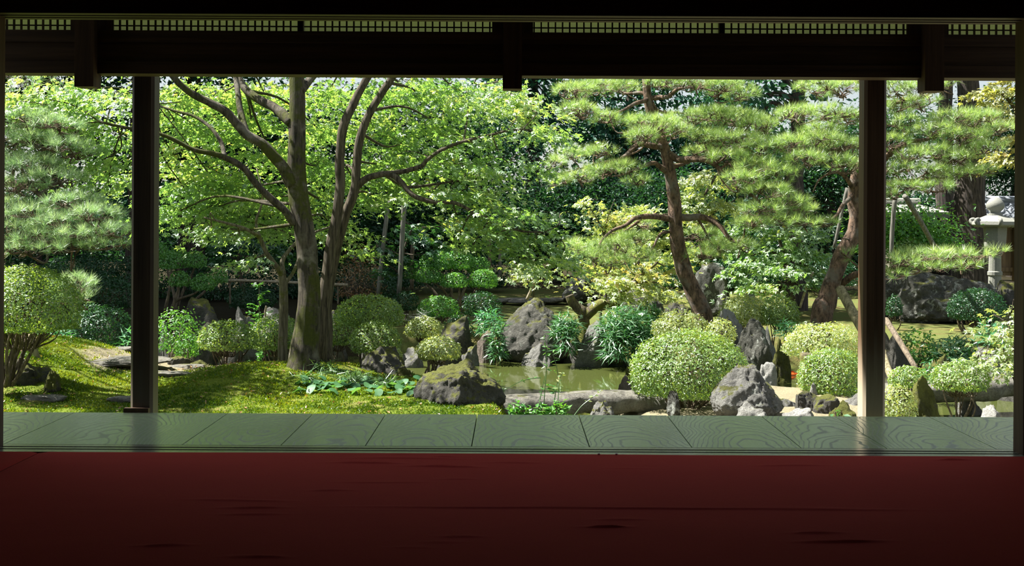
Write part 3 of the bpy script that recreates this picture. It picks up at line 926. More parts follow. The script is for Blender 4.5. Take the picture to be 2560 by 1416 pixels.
def dome_leaves(c, r, n, leaf, seed=0, droop=0.45, loose=0.0, clumpy=0.07, under=-0.42):
    """leaves on a clipped dome: c centre, r half sizes"""
    u = rvec(n)
    u[:, 2] = np.where(u[:, 2] < under, under + 0.12 * (u[:, 2] - under), u[:, 2])
    bumps = 1 + clumpy * fbm(u * 3.3 + seed * 2.3, 3, seed) + 0.05 * fbm(u * 11 + seed, 2, seed + 3)
    k = np.where(R.random(n) < 0.82, R.uniform(0.91, 1.015 + loose, n), R.uniform(0.5, 0.91, n))
    p = np.asarray(c) + u * (bumps * k)[:, None] * np.asarray(r)
    nr = norm(u / np.asarray(r)) * 1.0 + np.array([0, 0, 0.35]) + R.normal(size=(n, 3)) * 0.45
    tp = u * 0.7 + R.normal(size=(n, 3)) * 0.8 + np.array([0, 0, 0.25])
    return p, nr, tp, leaf * R.uniform(0.6, 1.25, n), np.clip(0.5 + 0.3 * u[:, 2] * 0 + R.normal(size=n) * 0.22 + 0.12 * fbm(p * 6, 2, seed), 0, 1)

def leaf_part(parent, sets, tmpl, mat, name='foliage'):
    pos = np.concatenate([s[0] for s in sets])
    V, T = scatter(*tmpl, pos, np.concatenate([s[1] for s in sets]), np.concatenate([s[2] for s in sets]), np.concatenate([s[3] for s in sets]))
    o = mk(name, V, T, M[mat], parent, rnd=np.repeat(np.concatenate([s[4] for s in sets]), len(tmpl[0])))
    o['kind'] = 'stuff'
    return o

def shrub(x0, x1, y0, y1, d, mat, lb, base=None, leaf=0.036, dens=1.0, stems=6, sr_=0.011, depth=None, smat='stem', name='clipped_shrub', loose=0.0, group=None, clumpy=0.07, twist=0.06, seed=None, extra=None, cat='shrub', under=-0.42):
    """clipped evergreen: crown fills the pixel box at d, stems run down to base (px, py) or the ground"""
    a, b = P(x0, y0, d), P(x1, y1, d)
    c = (a + b) / 2
    c[2] = P((x0 + x1) / 2, (y0 + y1) / 2, d)[2]
    hx, hz = abs(b[0] - a[0]) / 2, (P(0, y0, d)[2] - P(0, y1, d)[2]) / 2
    hy = hx * 0.9 if depth is None else depth
    # crown: flat underside, so centre lies low
    cz = c[2] - hz * 0.30
    r = np.array([hx, hy, hz * 1.30])
    bx = c[0] if base is None else P(base[0], base[1], d)[0]
    bz = max(Hs(bx, d), ZW - 0.1)
    if base is not None:
        bz = min(P(base[0], base[1], d)[2], bz + 0.12)
    B = np.array([bx, d, bz])
    t = thing(name, lb, cat, B, group)
    seed = int(R.integers(999)) if seed is None else seed
    area = (hx * hz * 4 + hx * hy * 3)
    n = int(area / (leaf * leaf * 0.25) * 1.7 * dens)
    leaf = leaf * 0.68
    n = int(n * 2.7)
    sets = [dome_leaves((c[0], d, cz), r, n, leaf, seed, loose=loose, clumpy=clumpy, under=under)]
    for (e0, e1, f0, f1, ed) in (extra or []):
        ea, eb = P(e0, f0, ed), P(e1, f1, ed)
        ec = (ea + eb) / 2
        er = np.array([abs(eb[0] - ea[0]) / 2, abs(eb[0] - ea[0]) / 2 * 0.9, abs(ea[2] - eb[2]) / 2])
        ne = int((er[0] * er[2] * 4 + er[0] * er[1] * 3) / (leaf * leaf * 0.25) * 1.7 * dens)
        sets.append(dome_leaves(ec - np.array([0, 0, er[2] * 0.3]), er * np.array([1, 1, 1.3]), ne, leaf, seed + 1, loose=loose, clumpy=clumpy))
    leaf_part(t, sets, LEAF, mat)
    for k in range(stems):
        an = 2 * math.pi * (k + R.random() * 0.6) / max(1, stems)
        q = np.array([math.cos(an), math.sin(an), 0])
        tip = np.array([c[0], d, cz]) + q * r * R.uniform(0.4, 0.68) + np.array([0, 0, r[2] * R.uniform(-0.1, 0.25)])
        foot = B + q * np.array([hx, hy, 0]) * 0.10 - np.array([0, 0, 0.05])
        mid = foot * 0.55 + tip * 0.45 + R.normal(size=3) * twist + np.array([0, 0, 0.25 * (tip[2] - foot[2]) * 0.3])
        pa = gnarl(spline([foot, mid, tip], 14), twist * 0.5, seed + k)
        mk('stem', *tube(pa, np.linspace(sr_, sr_ * 0.35, 14), 6, 0.1, k), M[smat], t, smooth=True)
        # forked twigs up into the crown
    tw = Acc()
    for k in range(stems * 5):
        f = R.uniform(-1, 1, 3)
        tip = np.array([c[0], d, cz]) + rvec(1)[0] * r * 0.72
        tip[2] = max(tip[2], cz - 0.2 * r[2])
        st = np.array([c[0], d, 0]) + (np.array([B[0], B[1], 0]) - np.array([c[0], d, 0])) * 0.3
        st[2] = max(B[2] + 0.25 * (cz - B[2]), cz - r[2] * 0.9) if cz > B[2] else cz
        st[:2] += (tip[:2] - st[:2]) * 0.35
        md = (st + tip) / 2 + R.normal(size=3) * twist * 0.5
        tw.add(*tube(spline([st, md, tip], 7), np.linspace(sr_ * 0.45, sr_ * 0.15, 7), 4, 0, 0, cap=False))
    if stems:
        tw.build('twigs', M[smat], t, smooth=True, kind='stuff')
    return t

def cloud_shrub(pads, base, d, mat, lb, leaf=0.04, dens=1.0, name='cloud_pruned_shrub', smat='stem', r0=0.03, cat='shrub'):
    """several clipped cushions carried by bare crooked branches"""
    B = P(base[0], base[1], d)
    B[2] = min(B[2], Hs(B[0], d) + 0.05)
    leaf = leaf * 0.7
    t = thing(name, lb, cat, B)
    for k, (px, py, rx, ry, dd) in enumerate(pads):
        c = P(px, py, d + dd)
        m = (d + dd) / F
        r = np.array([rx * m, rx * m * 0.85, ry * m])
        n = int((r[0] * r[2] * 4 + r[0] * r[1] * 3) / (leaf * leaf * 0.25) * 2.0 * dens)
        leaf_part(t, [dome_leaves(c - np.array([0, 0, r[2] * 0.3]), r * np.array([1, 1, 1.3]), n, leaf, 40 + k)], LEAF, mat, 'foliage_pad')
        f = B + R.normal(size=3) * np.array([0.04, 0.04, 0])
        mid = np.array([f[0] * 0.6 + c[0] * 0.4, f[1] * 0.6 + c[1] * 0.4, f[2] * 0.5 + c[2] * 0.5 - 0.03]) + R.normal(size=3) * 0.06
        pa = gnarl(spline([f - np.array([0, 0, 0.1]), mid, c - np.array([0, 0, r[2] * 0.3])], 16), 0.04, k)
        mk('branch', *tube(pa, np.linspace(r0, r0 * 0.3, 16), 7, 0.1, k), M[smat], t, smooth=True)
    return t

def pole(p0, p1, d0, d1, r, mat, lb, name='support_pole', cat='pole', group=None):
    a, b = P(*p0, d0), P(*p1, d1)
    pa = spline([a, (a + b) / 2 + R.normal(size=3) * 0.008, b], 10)
    return tag(mk(name, *tube(pa, np.linspace(r, r * 0.88, 10), 10, 0.05, 3), M[mat], origin=b if b[2] < a[2] else a, smooth=True), lb, cat, group)

def blades(parent, c, r, n, ln, mat, up=0.6, tmpl=BLADE, name='leaves', spread=1.0):
    u = rvec(n)
    u[:, 2] = np.abs(u[:, 2])
    p = np.asarray(c) + u * np.asarray(r) * (R.random((n, 1)) ** 0.4)
    tp = u * spread + np.array([0, 0, up]) + R.normal(size=(n, 3)) * 0.55
    nr = np.array([0, 0, 0.9]) + u * 0.4 + R.normal(size=(n, 3)) * 0.45
    s = (p, nr, tp, ln * R.uniform(0.6, 1.2, n), R.random(n) * 0.78 + (R.random(n) < 0.04) * 0.22)
    return leaf_part(parent, [s], tmpl, mat, name)

def leaf_clump(x0, x1, y0, y1, d, n, ln, mat, lb, name, cat='plant', tmpl=BLADE, up=0.4, depth=None, group=None):
    a, b = P(x0, y0, d), P(x1, y1, d)
    cx, hx = (a[0] + b[0]) / 2, abs(b[0] - a[0]) / 2
    top, bot = P((x0 + x1) / 2, y0, d)[2], P((x0 + x1) / 2, y1, d)[2]
    t = thing(name, lb, cat, (cx, d, bot), group)
    blades(t, (cx, d, bot), (hx, depth or hx * 0.7, (top - bot)), n, ln, mat, up, tmpl, 'leaves')
    for k in range(5):
        an = k * 1.3
        tip = np.array([cx + math.cos(an) * hx * 0.6, d + math.sin(an) * hx * 0.4, bot + (top - bot) * 0.7])
        mk('stem', *tube(spline([np.array([cx + math.cos(an) * hx * 0.2, d, bot - 0.05]), (np.array([cx, d, bot]) + tip) / 2 + np.array([0, 0, 0.03]), tip], 7), np.linspace(0.005, 0.002, 7), 5), M['stem'], t)
    return t

def crown_tree(name, lb, px, d, crown, mat, bark, r0, leaf=0.11, n=9000, clumps=70, cat='tree', group=None, tmpl=LEAF, droop=0.0, top=None, lean=0.0, csize=0.5):
    """background tree: crown = list of pixel ellipses (px, py, rx, ry), all at about distance d"""
    bx = P(px, 800, d)[0]
    bz = Hs(bx, d)
    t = Tree(name, lb, cat, (bx, d, bz), bark, group)
    topz = P(px, min(c[1] - c[3] * 0.4 for c in crown) if top is None else top, d)[2]
    t.limb('trunk', np.array([[bx, d, bz - 0.3], [bx + lean * 0.4, d, (bz + topz) * 0.5], [bx + lean, d, topz]]), r0, r0 * 0.25, 12, 26, 0.04, 0.12, 0.25)
    tot = sum(c[2] * c[3] for c in crown)
    sets = []
    for (cx, cy, rx, ry) in crown:
        c = P(cx, cy, d)
        m = d / F
        r = np.array([rx * m, min(rx * m, 2.2), ry * m])
        nd = t.near(c, 1.0)
        t.twig(nd[:3], c, min(nd[3] * 0.5, 0.06), 0.015, 0.15, 8, 5)
        nc = max(4, int(clumps * rx * ry / tot))
        nl = int(n * rx * ry / tot / nc)
        u = rvec(nc) * (R.random((nc, 1)) ** 0.33)
        for k in range(nc):
            s = c + u[k] * r
            w = csize * R.uniform(0.6, 1.3)
            v = R.normal(size=(nl, 3)) * np.array([w, w, w * 0.38])
            v[:, 2] -= droop * (v[:, 0] ** 2 + v[:, 1] ** 2)
            if R.random() < 0.6:
                t.twig(c + (s - c) * 0.2, s, 0.018, 0.005, 0.1, 5, 4)
            nr = np.array([0, 0, 0.8]) + R.normal(size=(nl, 3)) * 0.6
            tp = v * 0.5 / w + np.array([0, 0, -0.5 - droop]) + R.normal(size=(nl, 3)) * 0.5
            sets.append((s + v, nr, tp, leaf * R.uniform(0.6, 1.25, nl), np.clip(R.random() * 0.5 + R.random(nl) * 0.5, 0, 1)))
    leaf_part(t.t, sets, tmpl, mat)
    t.done_twigs()
    return t
# ------------------------------------------------------------------ background: woods, far buildings
crown_tree('conifer', 'dark conifer rising behind the gap between the maple and the central pine', 1330, 27, [(1330, 200, 110, 130), (1320, 330, 90, 100), (1300, 60, 120, 130)], 'conifer', 'bark_cedar', 0.2, 0.16, 7000, 60, droop=0.25, csize=0.42, group='background trees')
crown_tree('conifer', 'dark spruce with bare trunk above the right side of the central pine', 1990, 19.5, [(1915, 235, 50, 40), (1900, 290, 50, 22), (2055, 212, 36, 18), (1740, -160, 280, 110), (1980, -190, 240, 110), (1560, -140, 160, 90)], 'conifer', 'bark_cedar', 0.17, 0.16, 9000, 80, top=-300, droop=0.15, csize=0.4, group='background trees')  # crown pads above the frame are added to shade the right bank
crown_tree('cedar', 'huge dark cedar trunk beside the stone lantern', 2432, 23.5, [(2500, 60, 200, 60), (2350, 40, 150, 60)], 'conifer', 'bark_cedar', 0.37, 0.18, 3000, 30, top=-120, lean=-0.25, csize=0.5, group='background trees')
crown_tree('cedar', 'second dark cedar trunk just left of the huge one', 2360, 27, [(2280, 20, 150, 70)], 'conifer', 'bark_cedar', 0.24, 0.18, 1500, 16, top=-120, csize=0.5, group='background trees')
crown_tree('cedar', 'dark cedar trunk in deep shade behind the left cloud-pruned shrub', 477, 22, [(460, 250, 260, 160), (500, 60, 260, 120), (330, 430, 160, 110), (300, -150, 420, 160), (650, -120, 300, 140), (0, -350, 380, 160), (400, -420, 400, 150)], 'conifer', 'bark_cedar', 0.27, 0.17, 24000, 170, droop=0.2, csize=0.5, top=-100, group='background trees')  # upper crown widened out of view to shade the left far bank
crown_tree('evergreen_tree', 'dense evergreen wall of leaves behind the left pine', 120, 21, [(90, 330, 220, 190), (150, 560, 200, 110), (60, 130, 240, 120), (-150, -120, 380, 160), (-420, 100, 300, 200), (-450, -320, 350, 180)], 'forest', 'bark_cedar', 0.18, 0.095, 34800, 170, csize=0.42, group='background trees')  # crown pads beyond the frame edge added for shade on the far bank
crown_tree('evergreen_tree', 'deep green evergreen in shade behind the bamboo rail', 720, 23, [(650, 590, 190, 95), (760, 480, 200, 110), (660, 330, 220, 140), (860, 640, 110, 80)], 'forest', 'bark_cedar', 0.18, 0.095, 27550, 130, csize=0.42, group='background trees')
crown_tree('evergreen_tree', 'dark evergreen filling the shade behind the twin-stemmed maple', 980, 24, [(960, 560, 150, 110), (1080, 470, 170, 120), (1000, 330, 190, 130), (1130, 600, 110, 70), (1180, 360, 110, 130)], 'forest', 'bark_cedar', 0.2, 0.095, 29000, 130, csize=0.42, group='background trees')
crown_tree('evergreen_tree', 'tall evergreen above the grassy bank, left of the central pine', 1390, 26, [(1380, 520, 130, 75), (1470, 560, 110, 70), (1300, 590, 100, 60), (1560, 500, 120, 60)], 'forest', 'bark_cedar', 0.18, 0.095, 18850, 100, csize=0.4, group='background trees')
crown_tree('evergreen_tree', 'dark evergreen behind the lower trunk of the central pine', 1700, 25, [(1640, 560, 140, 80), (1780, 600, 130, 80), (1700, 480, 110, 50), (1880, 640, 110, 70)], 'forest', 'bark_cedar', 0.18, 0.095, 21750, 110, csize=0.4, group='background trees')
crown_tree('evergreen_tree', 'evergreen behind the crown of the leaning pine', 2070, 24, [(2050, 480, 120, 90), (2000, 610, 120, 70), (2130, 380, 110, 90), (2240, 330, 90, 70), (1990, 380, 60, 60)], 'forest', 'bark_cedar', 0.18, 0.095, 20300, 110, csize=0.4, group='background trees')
crown_tree('camellia', 'glossy-leaved camellia between the brown post and the cedar trunk', 2270, 20, [(2260, 560, 85, 55), (2310, 590, 70, 45), (2230, 610, 60, 40)], 'box_green', 'bark_cedar', 0.06, 0.075, 6500, 46, csize=0.22, group='background trees')
crown_tree('evergreen_tree', 'bluish green tree at the upper right behind the cedar', 2540, 28, [(2530, 330, 110, 130), (2580, 470, 90, 60), (2500, 440, 50, 50)], 'forest', 'bark_cedar', 0.2, 0.095, 11600, 60, csize=0.4, group='background trees')
crown_tree('conifer', 'dark blue-green conifer showing behind the crown of the central pine', 1570, 29, [(1480, 330, 90, 60), (1580, 280, 80, 60), (1640, 380, 110, 60), (1540, 420, 110, 45), (1600, 180, 120, 70), (1440, 240, 70, 50)], 'conifer', 'bark_cedar', 0.2, 0.17, 7500, 70, droop=0.25, csize=0.42, group='background trees')
crown_tree('conifer', 'dark blue-green conifer showing right of the central pine', 1800, 30, [(1780, 340, 110, 70), (1860, 430, 110, 60), (1720, 430, 90, 50), (1830, 230, 90, 60), (1950, 400, 80, 60)], 'conifer', 'bark_cedar', 0.2, 0.17, 7500, 70, droop=0.25, csize=0.42, group='background trees')
crown_tree('evergreen_tree', 'added unseen evergreen casting shade across the left far bank, at the far left', -330, 17.5, [(-250, -150, 330, 150), (150, -190, 330, 130), (-420, 150, 220, 220)], 'forest', 'bark_cedar', 0.22, 0.26, 15000, 110, csize=0.6, top=-250, group='background trees')  # whole tree stands out of view, put in to shade the far bank
crown_tree('evergreen_tree', 'tall evergreen added for its unseen shading crown, trunk behind the left cloud-pruned shrubs', 345, 20.0, [(-60, -130, 330, 130), (330, -150, 300, 130), (560, -60, 200, 110)], 'forest', 'bark_cedar', 0.2, 0.26, 15000, 110, csize=0.6, top=-250, group='background trees')  # added tree: its crown above the frame darkens the left woods
# hidden part of the wood further back, closing the view under the crowns
k = 0
for px, lb in ((-200, 'distant evergreen hedge tree far left past the edge of the dark shrubs'), (20, 'distant evergreen hedge tree behind the left pine'), (220, 'distant evergreen hedge tree left of the dark post'), (410, 'distant evergreen hedge tree just right of the dark post'), (590, 'distant evergreen hedge tree left of the mossy trunk'), (770, 'distant evergreen hedge tree right behind the mossy trunk'), (950, 'distant evergreen hedge tree behind the grey leaning poles'), (1140, 'distant evergreen hedge tree above the far path stones'), (1330, 'distant evergreen hedge tree behind the peaked boulder'), (1520, 'distant evergreen hedge tree behind the stump maple'), (1720, 'distant evergreen hedge tree behind the central pine trunk'), (1920, 'distant evergreen hedge tree right of the central pine'), (2110, 'distant evergreen hedge tree behind the leaning pine'), (2300, 'distant evergreen hedge tree behind the camellia'), (2720, 'distant evergreen hedge tree past the right edge')):
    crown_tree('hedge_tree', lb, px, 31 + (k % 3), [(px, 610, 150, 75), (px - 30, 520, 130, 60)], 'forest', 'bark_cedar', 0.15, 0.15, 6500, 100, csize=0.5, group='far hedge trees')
    k += 1

# garden wall with tiled roof and plank gate, far right
t = thing('garden_wall', 'plank garden wall under a small blue-grey tiled roof, far right', 'wall', P(2530, 690, 24.5))
wz = P(2530, 690, 24.5)[2]
x0, x1 = P(2462, 600, 24.5)[0], P(2760, 600, 24.5)[0]
ztop = P(2520, 556, 24.5)[2]
npl = 9
for i in range(npl):
    xa = x0 + (x1 - x0) * i / npl
    mk('plank', *box(xa + 0.004, xa + (x1 - x0) / npl - 0.004, 24.5, 24.54, wz, ztop), M['gatewood'], t)
for zz in (wz + 0.12, (wz + ztop) / 2, ztop - 0.10):
    mk('rail', *box(x0, x1, 24.46, 24.5, zz - 0.04, zz + 0.04), M['gatewood'], t)
mk('gate_post', *box(P(2535, 600, 24.4)[0], P(2546, 600, 24.4)[0], 24.38, 24.50, wz - 0.1, ztop), M['gatewood'], t)
zr, ze = P(2520, 500, 24.5)[2], P(2520, 552, 24.2)[2]
ty = np.linspace(24.0, 24.62, 5)
tw_ = 0.16
tile_me = None
cx_ = x0 - 0.15
while cx_ < x1 + 0.2:
    for j in range(4):
        if tile_me is None:
            a = np.linspace(-1, 1, 7)
            V = np.array([[tw_ * 0.54 * q, yy, 0.035 * math.cos(q * math.pi) + zz] for yy, zz in ((-0.10, -0.045), (0.10, 0.045)) for q in a] + [[tw_ * 0.54 * q, -0.10, 0.035 * math.cos(q * math.pi) - 0.07] for q in a])
            i = np.arange(6)
            Q = np.vstack([np.stack([i, i + 1, i + 8, i + 7], 1), np.stack([i + 14, i + 15, i + 1, i], 1)])
            tile_me = mesh_data('roof_tile', V, Q, M['tile'])
        q = j / 3.0
        link('roof_tile', tile_me, t, (cx_ - t.location[0], 24.05 + 0.5 * q - t.location[1], ze + (zr - 0.10 - ze) * q + 0.02 - t.location[2]))
    cx_ += tw_
V, Fc = tube(np.array([[x0 - 0.25, 24.6, zr], [x1 + 0.2, 24.6, zr]]), 0.075, 10)
mk('ridge_tile', V, Fc, M['tile'], t, smooth=True)
mk('ridge_course', *box(x0 - 0.25, x1 + 0.2, 24.54, 24.66, zr - 0.16, zr - 0.05), M['tile'], t)
# far temple roof glimpsed between trees, and a white wall strip
def far_roof(name, lb, px0, px1, pyr, pye, d, mat, wall):
    a, b = P(px0, pye, d), P(px1, pye, d)
    zr_ = P(px0, pyr, d)[2]
    ze_ = a[2]
    t = thing(name, lb, 'building', ((a[0] + b[0]) / 2, d + 1.5, ze_ - 2.2))
    w = (b[0] - a[0])
    V = np.array([[a[0], d, ze_], [b[0], d, ze_], [b[0] - w * 0.12, d + 1.5, zr_], [a[0] + w * 0.12, d + 1.5, zr_], [a[0], d + 3, ze_], [b[0], d + 3, ze_],
                  [a[0], d, ze_ - 0.12], [b[0], d, ze_ - 0.12], [b[0], d + 3, ze_ - 0.12], [a[0], d + 3, ze_ - 0.12]])
    mk('roof', V, [np.array([[0, 1, 2, 3], [5, 4, 3, 2], [6, 7, 1, 0], [9, 8, 7, 6]]), np.array([[4, 0, 3], [1, 5, 2]])], M[mat], t)
    mk('roof_ridge', *tube(np.array([[a[0] + w * 0.10, d + 1.5, zr_ + 0.04], [b[0] - w * 0.10, d + 1.5, zr_ + 0.04]]), 0.09, 8), M[mat], t)
    mk('wall', *box(a[0] + 0.4, b[0] - 0.4, d + 0.4, d + 2.6, ze_ - 2.4, ze_ - 0.1), M[wall], t)
far_roof('temple_building', 'pale roofed building glimpsed through the trees above the bank', 1255, 1420, 462, 487, 33, 'granite', 'gatewood')
far_roof('storehouse', 'low roof behind the camellia at the right', 2200, 2375, 508, 530, 26, 'granite', 'plaster')

# stone lantern
def lathe(c, prof, sides, rot=0.0):
    a = np.linspace(0, 2 * math.pi, sides, endpoint=False) + rot
    V = np.concatenate([np.stack([c[0] + r * np.cos(a), c[1] + r * np.sin(a), np.full(sides, c[2] + z)], 1) for r, z in prof])
    i = np.arange(len(prof) - 1)[:, None] * sides
    j = np.arange(sides)[None, :]
    return V, np.stack([i + j, i + (j + 1) % sides, i + sides + (j + 1) % sides, i + sides + j], -1).reshape(-1, 4)
LD = 20.5
lc = P(2487, 722, LD)
lc[2] = min(lc[2], Hs(lc[0], LD) + 0.02)
m_ = LD / F
def lz(py): return P(2487, py, LD)[2] - lc[2]
t = thing('stone_lantern', 'tall grey stone lantern with round finial and curled roof, far right', 'lantern', lc)
mk('base', *lathe(lc, [(0.26, -0.1), (0.26, 0.10), (0.20, 0.14)], 6, 0.5), M['granite'], t)
mk('shaft', *lathe(lc, [(0.105, 0.12), (0.10, lz(690)), (0.115, lz(688)), (0.115, lz(680)), (0.098, lz(678)), (0.095, lz(640)), (0.11, lz(636)), (0.15, lz(622)), (0.0, lz(622))], 16), M['granite'], t, smooth=False)
zb0, zb1 = lz(620), lz(566)
fb = mk('light_box', *lathe(lc, [(0.0, zb0), (0.17, zb0), (0.19, zb1), (0.0, zb1)], 6, math.radians(22)), M['granite'], t)
aw = math.radians(22 - 60 + 30 - 30)
for an in (math.radians(-98 + 30), math.radians(-98 - 30)):
    cxw, cyw = lc[0] + 0.157 * math.cos(an), lc[1] + 0.157 * math.sin(an)
    ta = np.array([-math.sin(an), math.cos(an), 0]); na = np.array([math.cos(an), math.sin(an), 0])
    q = [np.array([cxw, cyw, lc[2] + (zb0 + zb1) / 2]) + ta * sx * 0.035 + np.array([0, 0, sz * 0.075]) + na * sn for sn in (0.0, 0.012) for sx, sz in ((-1, -1), (1, -1), (1, 1), (-1, 1))]
    mk('light_opening', np.array(q), box(0, 1, 0, 1, 0, 1)[1], M['groove'], fb)
zr0 = lz(566)
mk('roof', *lathe(lc, [(0.0, zr0 - 0.01), (0.35, zr0), (0.38, zr0 + 0.025), (0.37, zr0 + 0.075), (0.27, zr0 + 0.125), (0.14, zr0 + 0.175), (0.0, zr0 + 0.18)], 6, math.radians(22)), M['granite'], t)
for k in range(6):
    an = math.radians(22 + 60 * k)
    p = np.array([lc[0] + 0.35 * math.cos(an), lc[1] + 0.35 * math.sin(an), lc[2] + zr0 + 0.035])
    e = np.array([math.cos(an), math.sin(an), 0])
    pa = np.array([p - e * 0.10 - np.array([0, 0, 0.02]), p, p + e * 0.04 + np.array([0, 0, 0.06]), p - e * 0.02 + np.array([0, 0, 0.08]), p - e * 0.03 + np.array([0, 0, 0.03])])
    mk('roof_curl', *tube(spline(pa, 14), np.linspace(0.04, 0.018, 14), 8), M['granite'], t, smooth=True)
zf = zr0 + 0.16
mk('finial', *lathe(lc, [(0.10, zf), (0.12, zf + 0.03), (0.07, zf + 0.06), (0.13, zf + 0.12), (0.145, zf + 0.17), (0.13, zf + 0.22), (0.08, zf + 0.28), (0.0, zf + 0.31)], 16), M['granite'], t, smooth=True)

# ------------------------------------------------------------------ rocks
rock(1030, 1265, 900, 1050, 10.0, 'rock_dark', 'large dark boulder with mossy top left of the slab bridge', 3, rough=0.09, taper=0.25, level=5)
rock(897, 1022, 864, 972, 11.2, 'rock_dark', 'dark mossy boulder in front of the lower clipped shrub', 14, rough=0.09, taper=0.25, level=5)
rock(985, 1040, 918, 975, 11.0, 'rock_moss', 'small mossy stone wedged between the two dark boulders', 15)
rock(990, 1045, 963, 990, 10.7, 'rock_pale', 'small flat pale stone behind the butterbur leaves', 16, level=3)
rock(1775, 1965, 908, 1060, 10.0, 'rock', 'craggy grey boulder with yellow moss right of the big clipped dome', 25, rough=0.09, cuts=6, taper=0.50, level=5)
rock(1818, 1930, 1004, 1060, 9.55, 'rock_pale', 'pale foot stone in front of the craggy boulder', 26)
rock(1945, 2055, 1018, 1060, 9.7, 'rock_pale', 'low pale rock at the veranda edge right of the craggy boulder', 27)
rock(1985, 2048, 978, 1030, 10.3, 'rock_dark', 'wedge-shaped dark rock with mossy foot by the low pale rock', 28)
rock(1935, 1990, 996, 1030, 10.4, 'rock', 'small grey stone beside the wedge-shaped rock', 29, level=3)
rock(2030, 2115, 985, 1050, 10.2, 'rock_dark', 'dark mossy stone under the clipped shrub beside the brown post', 30)
rock(2060, 2160, 1000, 1060, 9.6, 'rock_moss', 'moss mound stone at the foot of the brown post', 31)
rock(2110, 2160, 978, 1020, 10.5, 'rock', 'grey stone behind the moss mound at the brown post', 32, level=3)
rock(2022, 2046, 957, 975, 11.0, 'rock_pale', 'tiny white stone beside the mossy stump', 33, level=3)
rock(1895, 1945, 906, 930, 12.4, 'rock_pale', 'flat pale stone at the pond edge behind the craggy boulder', 34, level=3)
rock(1528, 1600, 938, 985, 11.3, 'rock_brown', 'reddish brown rock at the pond edge left of the big clipped dome', 35)
rock(1546, 1590, 912, 955, 11.8, 'rock_moss', 'moss-topped rock just above the reddish brown one', 36)
rock(1463, 1562, 1002, 1060, 9.6, 'rock', 'rounded grey rock at the veranda edge in front of the slab bridge', 37)
rock(1667, 1700, 976, 1050, 10.1, 'rock_lichen', 'narrow upright stone at the right end of the slab bridge', 38, cuts=5)
rock(1640, 1680, 990, 1040, 10.9, 'rock', 'grey stone bearing the right end of the slab bridge', 39, level=3)
# far bank of the pond
rock(1408, 1470, 838, 922, 15.3, 'rock_dark', 'dark waterline rock right of the peaked boulder', 40)
rock(1600, 1690, 850, 922, 14.7, 'rock_dark', 'dark waterline rock half hidden by the big clipped dome', 50)
rock(1238, 1444, 744, 925, 15.6, 'rock_peak', 'big peaked boulder standing on the far pond bank', 63, rough=0.06, cuts=3, taper=0.42, level=5)
rock(1302, 1384, 858, 920, 15.0, 'rock', 'smooth grey rock at the water in front of the peaked boulder', 42)
rock(1436, 1524, 800, 922, 15.0, 'rock', 'rounded grey boulder between two bamboo grass clumps', 43, cuts=4, rough=0.05)
rock(1572, 1632, 812, 900, 15.0, 'rock', 'grey rock right of the bright bamboo grass clump', 44)
rock(1505, 1585, 880, 918, 15.1, 'rock_dark', 'low dark rock at the far waterline below the bamboo grass', 45)
rock(1190, 1240, 824, 908, 15.3, 'rock_brown', 'brown rock with white cap left of the peaked boulder', 46)
rock(1150, 1205, 860, 918, 15.0, 'rock', 'grey rock at the waterline left of the brown rock', 47)
rock(1085, 1160, 850, 905, 14.6, 'rock_dark', 'dark waterside rock behind the low bright clipped shrub', 48)
rock(1000, 1060, 868, 910, 14.8, 'rock', 'flat grey stone on the far waterline behind the standard shrub', 49, level=3)
rock(1818, 1935, 795, 925, 13.4, 'rock_lichen', 'tall white-spotted lichen rock right of the big clipped dome', 51, cuts=7, taper=0.3, level=5)
rock(1784, 1868, 772, 815, 14.2, 'rock_pale', 'sunlit white rock at the foot of the central pine', 52)
rock(1780, 1850, 790, 850, 13.9, 'rock_dark', 'dark stone under the sunlit white rock', 53, level=3)
rock(1918, 1980, 846, 925, 13.6, 'rock_moss', 'moss-capped block beside the lichen rock', 54)
rock(1900, 1945, 815, 850, 13.9, 'rock_pale', 'small pale stone between lichen rock and mossy block', 55, level=3)
rock(1540, 1660, 716, 780, 18.0, 'rock_lichen', 'craggy white-grey rock on the grassy bank behind the bamboo grass', 61, rough=0.14)
rock(1664, 1722, 750, 785, 17.6, 'rock_dark', 'low dark stone left of the central pine trunk on the bank', 62)
rock(1728, 1826, 655, 770, 18.5, 'rock_lichen', 'tall dark bank rock with mossy shoulder behind the central pine', 63)
rock(1405, 1498, 664, 712, 20.5, 'rock_lichen', 'shaded bank rock below the drooping maple leaves', 64)
rock(1500, 1560, 690, 722, 20.0, 'rock_dark', 'small dark bank stone right of the shaded rock', 65, level=3)
rock(1856, 1892, 714, 745, 19.5, 'rock_pale', 'small white stone on the lawn by the green maple', 66, level=3)
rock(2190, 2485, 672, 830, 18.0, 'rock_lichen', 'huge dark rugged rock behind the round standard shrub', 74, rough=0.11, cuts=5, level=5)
rock(2175, 2275, 830, 945, 13.2, 'rock_dark', 'dark rock in shade just right of the brown post', 72)
rock(2310, 2372, 886, 965, 12.4, 'rock_moss', 'upright pale stone with bright moss cap beyond the right bridge', 73, cuts=5, rough=0.06)
rock(2350, 2385, 905, 950, 12.8, 'rock', 'grey stone behind the moss-capped upright stone', 74, level=3)
rock(2410, 2510, 866, 950, 12.6, 'rock', 'broad grey rock at the right under the sapling leaves', 75)
rock(2262, 2362, 940, 1065, 9.9, 'rock_moss', 'moss-covered pyramid stone right of the brown post', 76, cuts=5, rough=0.07, taper=0.45)
rock(2392, 2462, 986, 1030, 11.4, 'rock', 'grey rock in the water under the right bridge', 79)
rock(2430, 2530, 1012, 1065, 9.5, 'rock_pale', 'pale speckled rock at the veranda edge, far right', 80)
